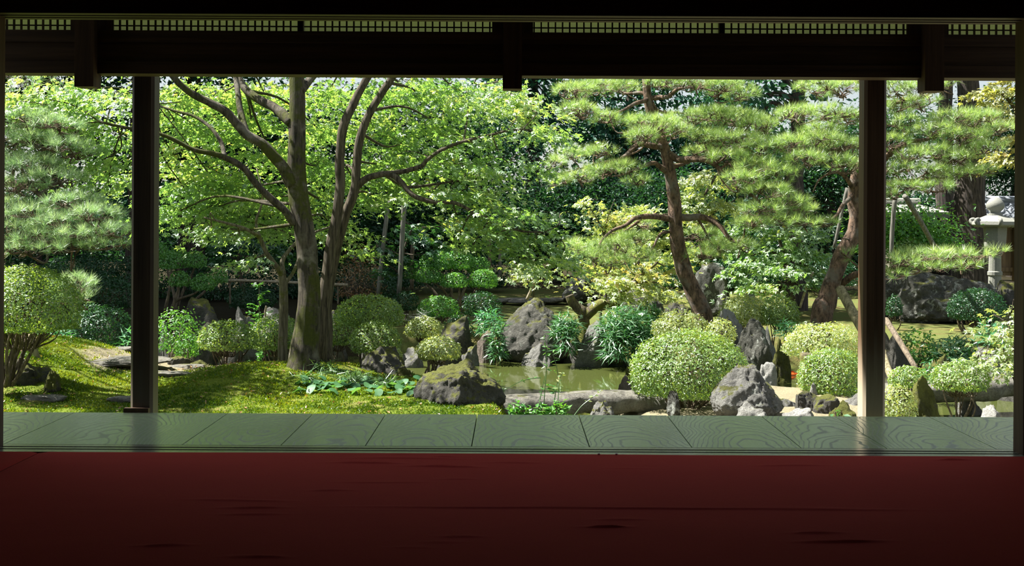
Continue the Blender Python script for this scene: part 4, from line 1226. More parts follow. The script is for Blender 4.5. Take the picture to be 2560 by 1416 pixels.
rock(2480, 2580, 700, 745, 20.0, 'rock_dark', 'mossy rock edging near the foot of the stone lantern', 81)
rock(2490, 2600, 925, 1060, 12.3, 'rock_dark', 'dark bank rock under the right end of the right bridge', 82)
# left side
rock(-5, 145, 893, 985, 10.2, 'rock_dark', 'dark shaded rock under the mossy bank at far left', 91, rough=0.12)
rock(105, 150, 925, 962, 10.0, 'rock_moss', 'small knobbly mossy stone beside the dark left rock', 92, rough=0.13)
rock(222, 302, 895, 935, 12.3, 'rock_lichen', 'sunlit white-and-moss stone behind the large stepping stones', 93)
rock(304, 345, 872, 940, 13.0, 'rock', 'grey upright stone half hidden by the dark post', 94, level=3)
rock(420, 482, 890, 935, 11.9, 'rock_dark', 'dark mossy stone right of the dark post', 95)
rock(470, 535, 900, 932, 11.8, 'rock_moss', 'low moss-covered stone beneath the rounded shrub', 96)
rock(180, 260, 850, 920, 13.3, 'rock_dark', 'dark rock in the shade behind the mossy left bank', 97)
rock(250, 320, 800, 900, 14.3, 'rock_dark', 'dark rock face deep in shade left of the dark post', 98)
rock(425, 575, 742, 815, 15.2, 'rock_dark', 'broad mossy rock on the far bank under the cloud-pruned shrub', 99)
rock(385, 450, 800, 890, 14.6, 'rock', 'bluish grey rock in shade right of the dark post', 100)
rock(470, 560, 805, 900, 14.4, 'rock_dark', 'dark far-bank rock behind the rounded shrub', 101)
rock(545, 620, 830, 900, 14.3, 'rock_dark', 'dark waterline rock behind the rounded shrub stems', 102)
rock(575, 655, 765, 850, 15.0, 'rock', 'shaded rock under the young conifer sapling', 103)
rock(650, 745, 768, 850, 15.0, 'rock', 'shaded grey rock wall behind the slender maple stem', 104)
rock(800, 870, 775, 880, 15.0, 'rock_dark', 'dark far-bank rock right of the twin stems', 105)
rock(900, 1010, 800, 890, 14.8, 'rock_dark', 'dark far-bank rock hidden behind the clipped domes', 106)
rock(1085, 1190, 790, 880, 15.6, 'rock_dark', 'dark far-bank rock below the low deep green shrubs', 107)
# stones set in the ground
def flatstone(px, py, rx, d, mat, lb, seed, name='stepping_stone', th=0.032, ratio=0.6, cat='stepping stone', group='stepping stones in the moss'):
    c = P(px, py, d)
    c[2] = Hs(c[0], d) + 0.005
    hx = rx * d / F
    V, T = rock_shape(c, (hx, hx * ratio, th), seed, 4, 5, 0.05, 0.25)
    return tag(mk(name, V, T, M[mat], origin=c, smooth=True), lb, cat, group)
flatstone(290, 955, 140, 11.4, 'slab', 'large grey stepping stone left of the dark post', 111, ratio=0.62)
flatstone(300, 930, 62, 12.1, 'slab', 'farthest stepping stone in front of the white-and-moss stone', 112, ratio=0.5)
flatstone(418, 968, 72, 10.95, 'slab', 'grey stepping stone passing behind the dark post', 113, ratio=0.5)
flatstone(470, 944, 48, 11.7, 'slab', 'small pale stepping stone beside the moss mound', 114, ratio=0.5)
flatstone(110, 1016, 62, 9.75, 'slab', 'small stepping stone sunk in moss at lower left', 115, ratio=0.5)
flatstone(330, 1013, 62, 9.8, 'slab', 'half-buried stepping stone at the foot of the dark post', 116, ratio=0.45)
for px, py, rx, lb, sd in ((1178, 729, 36, 'flat path stone on the far bank beneath the bright cloud-pruned shrub', 121), (1255, 705, 16, 'small upright path stone right of the bright cloud-pruned shrub', 122), (1318, 727, 60, 'long flat path stone in the middle of the far bank', 123), (1382, 730, 32, 'flat path stone left of the stump maple on the far bank', 124), (1432, 731, 26, 'pale flat path stone above the mossy stump', 125), (1487, 739, 20, 'small pale path stone right of the mossy stump', 126)):
    d = 20.6 if py < 735 else 19.8
    c = P(px, py, d); c[2] = max(c[2], Hs(c[0], d) + 0.01); c[2] = min(c[2], Hs(c[0], d) + 0.06)
    hx = rx * d / F
    V, T = rock_shape(c, (hx, 0.28, 0.045), sd, 3, 5, 0.07, 0.3)
    tag(mk('path_stone', V, T, M['slab'], origin=c, smooth=True), lb, 'path stone', 'path stones on the far bank')
# slab bridges: long rounded stone beams
def bridge(pts, d0, d1, hw, th, mat, lb, seed):
    pa = spline(limb_pts(pts, d0, d1), 40)
    n, s = len(pa), 20
    tan = norm(np.gradient(pa, axis=0))
    side = norm(np.cross(tan, np.array([0, 0, 1.0])))
    a = np.linspace(0, 2 * math.pi, s, endpoint=False)
    prof_y = np.sign(np.cos(a)) * np.abs(np.cos(a)) ** 0.55
    prof_z = np.sign(np.sin(a)) * np.abs(np.sin(a)) ** 0.6
    tt = np.linspace(-1, 1, n)
    e = (1 - np.abs(tt) ** 12) ** 0.5
    V = pa[:, None, :] + (hw * e[:, None] * prof_y[None, :])[:, :, None] * side[:, None, :] + (th * e[:, None] * prof_z[None, :])[:, :, None] * np.array([0, 0, 1.0])
    V = V.reshape(-1, 3)
    V[:, 2] -= np.repeat(np.full(n, th), s)
    V = V + norm(V - np.repeat(pa, s, axis=0)) * (fbm(V * 5, 4, seed) * 0.022 + fbm(V * 22, 3, seed) * 0.007)[:, None]
    i = np.arange(n - 1)[:, None] * s
    j = np.arange(s)[None, :]
    Q = np.stack([i + j, i + (j + 1) % s, i + s + (j + 1) % s, i + s + j], -1).reshape(-1, 4)
    return tag(mk('slab_bridge', V, Q, M[mat], origin=pa[n // 2] - np.array([0, 0, 2 * th]), smooth=True), lb, 'bridge', 'stone slab bridges')
bridge([(1215, 990), (1330, 987), (1450, 980), (1560, 978), (1640, 986), (1682, 1003)], 10.35, 10.6, 0.16, 0.09, 'slab', 'long pale stone slab bridge over the pond inlet, in the middle', 5)
bridge([(2185, 962), (2290, 958), (2400, 950), (2480, 944), (2580, 938)], 11.0, 11.5, 0.19, 0.085, 'slab', 'long stone slab bridge at the right beyond the brown post', 6)
for c0, r0_, sd, lb in (((1970, 985, 11.0), 95, 131, 'patch of bare pale earth right of the craggy boulder'),):
    pass
# ------------------------------------------------------------------ maples
def base_of(px, py, d, lift=0.0):
    b = P(px, py, d)
    b[2] = Hs(b[0], d) + lift
    return b
# the big mossy maple
b = base_of(757, 930, 11.0)
t = Tree('maple_tree', 'big maple with thick moss-patched trunk on the moss mound', 'tree', b, 'bark', 'maples')
t.limb('trunk', np.vstack([b - np.array([0, 0, 0.12]), limb_pts([(762, 880), (770, 800), (772, 720), (768, 640), (757, 560), (746, 500), (740, 430), (740, 350), (740, 270), (742, 190), (748, 60), (740, -120)], 11.0, 11.1)]), 0.112, 0.055, 20, 90, 0.012, 0.08, 0.6)
L = {}
L['a'] = t.limb('branch', limb_pts([(735, 560), (705, 522), (650, 468), (595, 410), (545, 388), (480, 374), (415, 340), (330, 318), (250, 300)], 11.0, 10.4), 0.036, 0.010, 8, 46, 0.02)
t.limb('branch', limb_pts([(563, 394), (548, 352), (505, 302), (440, 278), (380, 260)], 10.8, 11.2), 0.022, 0.008, 7, 24, 0.02)
t.limb('branch', limb_pts([(730, 462), (702, 410), (655, 362), (615, 335), (565, 278), (525, 254), (475, 232), (430, 190), (380, 130)], 11.0, 10.7), 0.052, 0.022, 10, 46, 0.02)
t.limb('branch', limb_pts([(618, 342), (606, 290), (592, 235), (582, 185), (565, 90)], 10.9, 11.3), 0.034, 0.018, 8, 24, 0.02)
t.limb('branch', limb_pts([(730, 308), (690, 272), (640, 242), (598, 200), (560, 130)], 11.05, 11.6), 0.050, 0.024, 10, 24, 0.02)
t.limb('branch', limb_pts([(750, 230), (790, 180), (830, 120), (870, 40)], 11.05, 12.0), 0.04, 0.018, 8, 24, 0.02)
padsM = [(60, 228, 120, 40, 10.6), (170, 232, 120, 42, 11.0), (280, 250, 100, 45, 10.7), (120, 262, 90, 26, 10.4), (200, 300, 90, 30, 11), (290, 335, 80, 38, 11.1), (255, 392, 70, 28, 11), (310, 420, 60, 30, 11.4), (270, 452, 70, 18, 11.2),
         (450, 235, 90, 40, 12), (550, 225, 110, 35, 12.6), (660, 222, 110, 32, 12.8), (440, 300, 80, 40, 12.2), (530, 330, 100, 40, 12.6), (630, 300, 90, 40, 13), (680, 370, 80, 45, 13.2), (440, 380, 70, 40, 12), (520, 420, 100, 40, 12.4), (610, 460, 90, 42, 12.9), (690, 480, 60, 40, 13.1), (460, 460, 90, 32, 12.1), (540, 510, 100, 32, 12.4), (450, 520, 70, 25, 12), (610, 545, 80, 28, 12.6), (560, 565, 60, 18, 12.3),
         (810, 230, 90, 40, 13), (800, 310, 80, 50, 13.4), (800, 400, 70, 50, 13.3), (795, 480, 70, 40, 13.3), (820, 545, 60, 25, 13.1),
         (240, 130, 260, 60, 11.5, 1.2), (520, 120, 260, 60, 12, 1.4), (760, 110, 220, 60, 11.5, 1.4), (420, 20, 300, 60, 11.5, 1.5), (700, 0, 320, 60, 12, 1.5)]
n1 = maple_foliage(t, padsM, 'maple', dens=1.0)
t.done_twigs()
# twin-stemmed maple
b = base_of(806, 905, 11.5)
t = Tree('maple_tree', 'maple with two slender bare stems standing close behind the mossy trunk', 'tree', b, 'bark_smooth', 'maples')
t.limb('trunk', np.vstack([b + np.array([-0.02, -0.02, -0.12]), limb_pts([(801, 880), (810, 780), (816, 700), (826, 620), (842, 540), (850, 470), (848, 400), (855, 325), (884, 258), (918, 196), (948, 120), (960, 20)], 11.4, 11.3)]), 0.060, 0.030, 14, 70, 0.015, 0.06, 0.3)
t.limb('trunk', np.vstack([b + np.array([0.05, 0.05, -0.12]), limb_pts([(815, 880), (818, 790), (828, 700), (842, 620), (862, 540), (886, 472), (894, 400), (905, 340), (926, 280), (958, 222), (980, 185), (1000, 90), (1010, 0)], 11.6, 11.6)]), 0.055, 0.028, 14, 70, 0.015, 0.06, 0.3)
t.limb('branch', limb_pts([(890, 468), (918, 442), (965, 432), (1000, 456), (1032, 488), (1080, 506), (1130, 508), (1172, 526), (1232, 552), (1300, 572), (1360, 580)], 11.6, 11.3), 0.034, 0.007, 9, 54, 0.02)
t.limb('branch', limb_pts([(955, 434), (1040, 424), (1068, 402), (1130, 370), (1205, 345), (1290, 330), (1370, 330)], 11.6, 11.2), 0.024, 0.006, 8, 40, 0.02)
t.limb('branch', limb_pts([(1020, 468), (1090, 465), (1170, 448), (1240, 436)], 11.5, 12.0), 0.014, 0.005, 6, 24, 0.02)
t.limb('branch', limb_pts([(975, 195), (1040, 170), (1130, 160), (1220, 170)], 11.6, 11.2), 0.022, 0.008, 7, 24, 0.02)
padsT = [(950, 225, 80, 30, 12.6), (1040, 225, 100, 32, 12.3), (930, 300, 70, 40, 12.8), (1000, 350, 90, 40, 12.6), (950, 400, 70, 35, 12.7), (1080, 290, 100, 32, 12.1), (1170, 235, 110, 32, 11.9), (1260, 235, 90, 35, 11.6), (1330, 270, 80, 22, 11.5), (1310, 315, 90, 18, 11.3), (1400, 325, 80, 14, 11.2), (1180, 340, 100, 26, 11.7), (1080, 390, 90, 35, 12.1), (1170, 410, 120, 30, 11.7), (1270, 400, 80, 22, 11.5), (1000, 440, 80, 30, 12.5), (940, 480, 60, 35, 12.6), (1060, 470, 80, 25, 12.1), (1140, 475, 90, 26, 11.9), (1230, 480, 90, 26, 11.7), (1140, 530, 70, 22, 11.9), (1220, 545, 90, 26, 11.7), (1310, 535, 90, 20, 11.5), (1400, 530, 60, 10, 11.4), (1150, 580, 45, 26, 11.8), (1180, 610, 28, 22, 11.7), (1260, 590, 80, 28, 11.6), (1340, 590, 80, 26, 11.5), (1330, 640, 70, 26, 11.5), (1400, 640, 50, 26, 11.6), (880, 430, 50, 40, 12.8),
         (1130, 200, 110, 16, 11.9), (1000, 198, 110, 16, 12.2), (1250, 200, 90, 14, 11.8), (1000, 120, 200, 60, 12, 1.4)]
n2 = maple_foliage(t, padsT, 'maple', dens=1.05)
t.done_twigs()
# slender forked maple left of the trunk
b = base_of(706, 912, 11.8)
t = Tree('maple_tree', 'slender forked young maple left of the mossy trunk', 'tree', b, 'bark_young', 'maples')
t.limb('trunk', np.vstack([b - np.array([0, 0, 0.1]), limb_pts([(707, 860), (710, 790), (710, 720), (706, 690)], 11.8, 11.8)]), 0.048, 0.036, 12, 34, 0.01, 0.06, 0.3)
t.limb('branch', limb_pts([(706, 692), (690, 665), (668, 630), (648, 592), (612, 575), (560, 560), (510, 545)], 11.8, 11.5), 0.030, 0.008, 8, 34, 0.015)
t.limb('branch', limb_pts([(709, 690), (706, 650), (718, 625), (745, 600), (790, 578), (850, 560)], 11.8, 12.2), 0.026, 0.008, 8, 30, 0.015)
t.limb('branch', limb_pts([(714, 708), (738, 675), (752, 640), (770, 590)], 11.85, 12.3), 0.020, 0.007, 7, 20, 0.015)
t.limb('branch', limb_pts([(650, 595), (640, 550), (655, 490), (640, 420)], 11.8, 12.0), 0.016, 0.006, 7, 24, 0.015)
maple_foliage(t, [(530, 565, 40, 12, 11.6, 0.3), (585, 585, 50, 10, 11.6, 0.3), (640, 640, 35, 8, 11.6, 0.3), (640, 500, 70, 40, 12.4), (680, 560, 50, 30, 12.4), (870, 575, 40, 12, 12.4, 0.4), (890, 610, 30, 8, 12.4, 0.3), (760, 560, 60, 22, 12.4)], 'maple', dens=0.9)
t.done_twigs()

def small_maple(lb, base, d, limbs, pads, mat, bark='bark_smooth', r=0.03, leaf=0.055, dens=1.0, name='maple_tree', tilt=0.5, spray=0.26, per=34):
    b = base_of(*base, d)
    t = Tree(name, lb, 'tree', b, bark, 'maples')
    for k, (pts, r0, r1) in enumerate(limbs):
        pa = limb_pts(pts, d, d)
        if k == 0:
            pa = np.vstack([b - np.array([0, 0, 0.1]), pa])
        t.limb('trunk' if k == 0 else 'branch', pa, r0, r1, 9, 30, 0.02, 0.08)
    maple_foliage(t, pads, mat, leaf, dens, tilt=tilt, spray=spray, per=per)
    t.done_twigs()
    return t
# old pruned mossy maple on the far bank
small_maple('old pruned mossy maple stump with a leafy limb on the far bank', (1462, 800), 16.0,
            [([(1460, 790), (1445, 768), (1430, 752), (1424, 738)], 0.075, 0.055), ([(1458, 795), (1490, 772), (1510, 760), (1530, 768), (1545, 755), (1548, 735), (1575, 715), (1600, 690), (1640, 660)], 0.075, 0.016), ([(1575, 715), (1620, 705), (1660, 715)], 0.02, 0.008)],
            [(1530, 732, 45, 14, 15.8, 0.4), (1545, 690, 55, 22, 16), (1600, 670, 60, 20, 16.1), (1610, 715, 60, 14, 15.9), (1660, 725, 35, 9, 15.8, 0.4), (1560, 640, 60, 18, 16.2), (1500, 705, 30, 12, 15.8, 0.4), (1500, 650, 50, 22, 16.4), (1650, 640, 50, 20, 16.4)], 'maple_pale', 'bark_moss', leaf=0.058, dens=1.5)
small_maple('pale young shoots with small leaves above the old pruned maple', (1500, 760), 17.0,
            [([(1505, 680), (1508, 600), (1500, 560), (1470, 505)], 0.02, 0.006), ([(1506, 590), (1520, 550), (1540, 500)], 0.012, 0.005), ([(1506, 600), (1545, 560), (1578, 520)], 0.012, 0.005)],
            [(1480, 500, 18, 16, 17, 0.2), (1500, 530, 24, 16, 17, 0.25), (1535, 545, 30, 18, 17, 0.3), (1560, 515, 22, 14, 17, 0.2), (1510, 570, 30, 16, 17, 0.3), (1470, 600, 30, 12, 17, 0.3)], 'maple_pale', leaf=0.06, dens=1.7)
small_maple('spreading green maple on the lawn between the two pines', (1985, 760), 18.5,
            [([(1985, 740), (1978, 690), (1960, 640), (1950, 590), (1960, 540)], 0.05, 0.015), ([(1965, 650), (1920, 630), (1880, 640)], 0.025, 0.008), ([(1975, 680), (2020, 640), (2050, 600)], 0.025, 0.008), ([(1950, 600), (1990, 560), (2040, 530)], 0.02, 0.008)],
            [(1900, 560, 60, 18, 18.5), (1960, 575, 70, 18, 18.4), (2030, 570, 50, 20, 18.6), (1890, 610, 55, 18, 18.3), (1960, 620, 60, 16, 18.2), (2030, 620, 50, 20, 18.3), (1880, 655, 60, 18, 18.2), (1950, 665, 60, 18, 18), (2020, 665, 45, 20, 18.1), (1900, 705, 50, 16, 17.9), (1960, 715, 40, 14, 17.9), (2030, 705, 35, 16, 18), (1840, 670, 30, 12, 18.2), (1830, 590, 50, 16, 18.6)], 'maple', leaf=0.065, dens=1.5)
small_maple('pale sunlit maple behind the central pine trunk', (1790, 760), 19.5,
            [([(1785, 720), (1760, 640), (1745, 560), (1760, 490), (1790, 440)], 0.05, 0.015), ([(1750, 570), (1800, 520), (1850, 490)], 0.02, 0.008)],
            [(1770, 440, 70, 22, 19.5), (1850, 455, 60, 20, 19.5), (1740, 490, 60, 20, 19.5), (1820, 505, 80, 20, 19.5), (1890, 520, 60, 18, 19.5), (1730, 540, 50, 18, 19.6), (1600, 530, 70, 22, 19.8), (1640, 590, 60, 24, 19.8), (1560, 590, 70, 20, 20), (1740, 610, 60, 22, 19.7), (1720, 660, 40, 18, 19.7)], 'maple_pale', leaf=0.072, dens=1.5)
small_maple('dim layered maple with grey leaning stems in the shade right of the twin maple', (985, 750), 17.5,
            [([(1000, 690), (1008, 620), (1030, 570)], 0.03, 0.012), ([(1005, 640), (960, 620), (930, 620)], 0.012, 0.006)],
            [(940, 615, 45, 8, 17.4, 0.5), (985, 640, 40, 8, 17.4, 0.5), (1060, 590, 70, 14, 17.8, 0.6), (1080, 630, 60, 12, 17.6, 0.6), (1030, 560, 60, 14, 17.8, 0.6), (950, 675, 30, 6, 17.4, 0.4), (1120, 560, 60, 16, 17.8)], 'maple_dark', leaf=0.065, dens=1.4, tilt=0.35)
small_maple('deep green maple in the shade left of the slender forked maple', (610, 745), 18.5,
            [([(605, 700), (595, 650), (600, 600)], 0.04, 0.012), ([(600, 660), (560, 630), (530, 620)], 0.014, 0.006)],
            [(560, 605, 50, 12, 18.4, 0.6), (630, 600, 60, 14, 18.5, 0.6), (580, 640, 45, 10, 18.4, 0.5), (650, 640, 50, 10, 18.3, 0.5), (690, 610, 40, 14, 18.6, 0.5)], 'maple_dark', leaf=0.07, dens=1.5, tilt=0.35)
small_maple('golden-tinged maple at the upper right corner', (2620, 740), 22.0,
            [([(2600, 600), (2580, 400), (2540, 280), (2500, 230)], 0.09, 0.02), ([(2560, 330), (2510, 300), (2480, 290)], 0.03, 0.01)],
            [(2480, 225, 45, 14, 22), (2530, 230, 40, 20, 22), (2500, 255, 45, 12, 22), (2540, 290, 45, 18, 22), (2490, 280, 30, 10, 22), (2550, 350, 40, 20, 22), (2530, 400, 35, 18, 22), (2580, 200, 60, 30, 22), (2480, 380, 30, 14, 22)], 'maple_gold', 'bark', leaf=0.085, dens=1.8)
small_maple('bright maple sapling at the right edge above the right bridge', (2550, 990), 10.8,
            [([(2540, 940), (2535, 880), (2520, 820), (2525, 770)], 0.012, 0.004), ([(2530, 890), (2490, 890), (2450, 885)], 0.006, 0.003)],
            [(2530, 775, 26, 14, 10.8, 0.2), (2510, 800, 20, 8, 10.7, 0.2), (2540, 820, 26, 14, 10.8, 0.2), (2505, 840, 18, 8, 10.7, 0.15), (2535, 860, 26, 14, 10.8, 0.2), (2520, 900, 24, 12, 10.7, 0.2), (2465, 882, 28, 8, 10.6, 0.15), (2440, 897, 22, 6, 10.6, 0.15), (2475, 905, 28, 8, 10.6, 0.15), (2530, 935, 24, 12, 10.7, 0.2)], 'maple_pale', leaf=0.046, dens=1.7, spray=0.14, per=18)
small_maple('staked maple sapling above the peaked boulder', (1335, 742), 17.2,
            [([(1335, 720), (1336, 690), (1338, 660), (1334, 640)], 0.010, 0.004)],
            [(1330, 650, 28, 14, 17.2, 0.3), (1345, 675, 24, 10, 17.2, 0.25), (1318, 676, 18, 10, 17.2, 0.25)], 'maple_pale', leaf=0.06, dens=2.0)

# ------------------------------------------------------------------ pines
b = base_of(1764, 850, 14.8)
t = Tree('pine_tree', 'red-barked pine curving up in the middle of the garden', 'tree', b, 'bark_pine', 'pines')
t.limb('trunk', np.vstack([b - np.array([0, 0, 0.15]), limb_pts([(1760, 810), (1752, 765), (1730, 715), (1706, 660), (1692, 600), (1688, 540), (1683, 480), (1673, 425), (1662, 372), (1641, 322), (1626, 282), (1616, 230), (1612, 180), (1604, 80), (1600, -20)], 14.8, 14.8)]), 0.112, 0.030, 18, 90, 0.02, 0.10, 0.15)
for pts, d1, r0 in (
    ([(1672, 432), (1642, 412), (1605, 420), (1565, 434), (1528, 436)], 14.2, 0.036), ([(1658, 366), (1612, 364), (1572, 384), (1540, 398), (1490, 408), (1440, 420)], 14.0, 0.040),
    ([(1664, 382), (1706, 396), (1742, 394), (1790, 412), (1832, 452), (1880, 500), (1915, 532)], 14.0, 0.048), ([(1672, 405), (1690, 412), (1720, 402), (1760, 380), (1800, 370)], 15.4, 0.034),
    ([(1690, 552), (1642, 536), (1592, 546), (1552, 572), (1512, 598), (1478, 630)], 14.1, 0.040), ([(1640, 536), (1600, 556), (1560, 588), (1510, 590)], 15.0, 0.024),
    ([(1694, 542), (1742, 546), (1790, 566), (1822, 602), (1856, 594), (1868, 566)], 14.2, 0.044), ([(1692, 580), (1662, 582), (1632, 622), (1602, 648)], 14.4, 0.022),
    ([(1624, 246), (1580, 260), (1540, 276), (1490, 292)], 14.2, 0.030), ([(1620, 246), (1662, 246), (1700, 226), (1742, 218), (1800, 220)], 14.2, 0.032), ([(1630, 256), (1652, 282), (1700, 284), (1760, 300)], 15.4, 0.026),
    ([(1620, 236), (1590, 238), (1550, 236), (1500, 232)], 15.2, 0.024), ([(1780, 406), (1796, 440), (1830, 470), (1860, 480)], 14.6, 0.016), ([(1744, 546), (1780, 600), (1800, 625)], 14.6, 0.016)):
    t.limb('branch', limb_pts(pts, 14.8, d1), r0, r0 * 0.16, 8, 34, 0.035, 0.14)
padsP = [(1440, 232, 60, 18, 14.6), (1500, 222, 60, 16, 15), (1445, 280, 55, 18, 14.2), (1520, 300, 45, 14, 14.2), (1560, 225, 40, 14, 15), (1670, 212, 60, 16, 14.6), (1740, 212, 60, 18, 14.4), (1800, 222, 55, 22, 14.3), (1850, 240, 40, 20, 14.3),
         (1600, 310, 45, 18, 14.0), (1650, 315, 50, 20, 14.1), (1610, 345, 50, 18, 13.9), (1680, 330, 45, 18, 14.4), (1720, 300, 60, 18, 15.2), (1780, 290, 60, 18, 15), (1840, 300, 60, 22, 14.8), (1890, 320, 50, 26, 14.6), (1760, 345, 60, 18, 14.8), (1830, 355, 70, 22, 14.4), (1900, 375, 55, 28, 14.2), (1760, 385, 55, 16, 15.2), (1820, 400, 60, 20, 14.3), (1890, 425, 60, 24, 14), (1940, 440, 45, 26, 14), (1850, 450, 55, 20, 13.9), (1920, 485, 60, 22, 13.9), (1975, 510, 50, 20, 13.8), (1900, 525, 60, 14, 13.8), (1960, 555, 55, 12, 13.8), (2010, 530, 30, 16, 13.8), (1880, 560, 50, 10, 13.8),
         (1500, 385, 45, 14, 14), (1430, 390, 40, 14, 13.9), (1390, 410, 30, 12, 13.9), (1560, 420, 45, 14, 14.2), (1510, 430, 55, 16, 14), (1450, 445, 50, 14, 14), (1400, 455, 30, 12, 14), (1590, 455, 35, 12, 14.4),
         (1480, 640, 60, 18, 14), (1540, 620, 60, 18, 14.2), (1590, 600, 50, 16, 14.4), (1530, 655, 60, 16, 14.2), (1600, 640, 45, 14, 14.4), (1620, 560, 40, 12, 15.2), (1750, 590, 50, 14, 15), (1800, 620, 50, 16, 14.6), (1850, 615, 40, 14, 14.3), (1760, 640, 45, 12, 14.6), (1870, 560, 30, 14, 14.2), (1440, 620, 40, 16, 14.1),
         (1600, 110, 200, 50, 14.8, 1.4), (1750, 130, 140, 40, 14.8, 1.2)]
n3 = pine_foliage(t, padsP, 'pine')
t.done_twigs()
b = base_of(2048, 835, 14.3)
t = Tree('pine_tree', 'leaning scaly-barked pine behind the brown post', 'tree', b, 'bark_pine', 'pines')
t.limb('trunk', np.vstack([b - np.array([0, 0, 0.15]), limb_pts([(2053, 800), (2066, 760), (2084, 700), (2104, 645), (2134, 592), (2141, 545), (2132, 495), (2140, 445), (2160, 400), (2178, 330), (2186, 260), (2192, 150), (2195, 40)], 14.3, 14.5)]), 0.118, 0.030, 18, 80, 0.02, 0.10, 0.15)
for pts, d1, r0 in (
    ([(2100, 712), (2135, 688), (2170, 690), (2235, 672), (2290, 645), (2330, 632), (2400, 650)], 13.3, 0.044), ([(2146, 462), (2205, 460), (2262, 452), (2330, 440), (2400, 440)], 13.8, 0.040), ([(2162, 420), (2215, 388), (2262, 362), (2320, 350), (2390, 326), (2450, 330)], 13.6, 0.042), ([(2262, 362), (2310, 372), (2350, 398)], 13.6, 0.024),
    ([(2134, 474), (2104, 446), (2066, 440), (2035, 478)], 13.8, 0.030), ([(2134, 482), (2108, 524), (2062, 552), (2005, 572)], 13.6, 0.028), ([(2186, 262), (2250, 254), (2312, 236), (2350, 215)], 13.8, 0.034), ([(2182, 300), (2120, 290), (2060, 300), (2000, 310)], 14.0, 0.032), ([(2170, 360), (2110, 370), (2040, 385), (1980, 400)], 13.9, 0.030), ([(2190, 210), (2120, 200), (2050, 220)], 14.2, 0.028), ([(2138, 600), (2120, 600), (2098, 598)], 14.2, 0.016)):
    t.limb('branch', limb_pts(pts, 14.4, d1), r0, r0 * 0.16, 8, 34, 0.035, 0.14)
padsR = [(2040, 222, 50, 20, 14), (2110, 225, 50, 20, 14.2), (1990, 290, 50, 18, 13.9), (2060, 285, 55, 18, 14), (2120, 300, 45, 20, 14.2), (1970, 365, 50, 20, 13.8), (2040, 355, 55, 20, 13.9), (2100, 370, 50, 24, 14), (2010, 400, 50, 18, 13.7), (2080, 410, 50, 18, 13.8), (2050, 330, 50, 16, 14), (2125, 425, 25, 16, 14),
         (2240, 222, 45, 22, 14), (2300, 225, 50, 18, 13.8), (2250, 270, 50, 16, 14), (2300, 262, 40, 14, 13.8), (2350, 215, 35, 14, 13.7), (2250, 310, 40, 16, 14.1), (2230, 360, 35, 18, 14.1),
         (2380, 300, 60, 18, 13.5), (2440, 305, 55, 20, 13.4), (2480, 330, 35, 16, 13.4), (2330, 330, 50, 16, 13.7), (2400, 345, 65, 18, 13.5), (2460, 375, 50, 18, 13.4), (2330, 385, 60, 16, 13.7), (2400, 400, 60, 16, 13.6), (2270, 395, 45, 16, 14), (2240, 425, 40, 14, 14), (2310, 430, 50, 14, 13.8), (2380, 440, 60, 14, 13.7), (2440, 430, 45, 14, 13.6), (2260, 470, 50, 14, 13.9), (2330, 470, 50, 14, 13.7), (2230, 490, 30, 10, 13.9),
         (2250, 655, 40, 14, 13.4), (2310, 640, 50, 14, 13.2), (2370, 640, 55, 13, 13.1), (2430, 640, 35, 11, 13.0), (2330, 668, 55, 11, 13.2), (2400, 665, 40, 9, 13.1), (2470, 630, 18, 9, 13.0), (2118, 640, 16, 9, 14.0, 0.25), (2230, 690, 30, 9, 13.4), (2010, 560, 40, 10, 13.6), (2060, 560, 35, 9, 13.8),
         (2150, 110, 170, 45, 14.3, 1.3), (2330, 120, 140, 40, 14, 1.2)]
n4 = pine_foliage(t, padsR, 'pine')
t.done_twigs()
b = base_of(-190, 920, 10.4)
t = Tree('pine_tree', 'bluish long-needled pine reaching in from the left edge', 'tree', b, 'bark_pine', 'pines')
t.limb('trunk', np.vstack([b - np.array([0, 0, 0.15]), limb_pts([(-180, 800), (-150, 650), (-170, 500), (-140, 350), (-120, 200), (-110, 60)], 10.4, 10.6)]), 0.13, 0.05, 16, 60, 0.03, 0.10, 0.15)
for pts, d1, r0 in (([(-160, 520), (-60, 450), (20, 445), (75, 458), (112, 492), (180, 520), (240, 560)], 9.8, 0.036), ([(-140, 400), (-50, 330), (20, 322), (92, 316), (150, 330)], 10.2, 0.030), ([(-150, 640), (-60, 625), (0, 640), (60, 600), (140, 590), (220, 600)], 9.7, 0.034), ([(-140, 420), (-40, 400), (60, 390), (150, 380)], 10.4, 0.026), ([(-155, 700), (-60, 690), (40, 720), (120, 735), (180, 740)], 11.0, 0.026), ([(-125, 260), (-40, 260), (60, 280)], 10.2, 0.022)):
    t.limb('branch', limb_pts(pts, 10.4, d1), r0, r0 * 0.16, 8, 34, 0.04, 0.14)
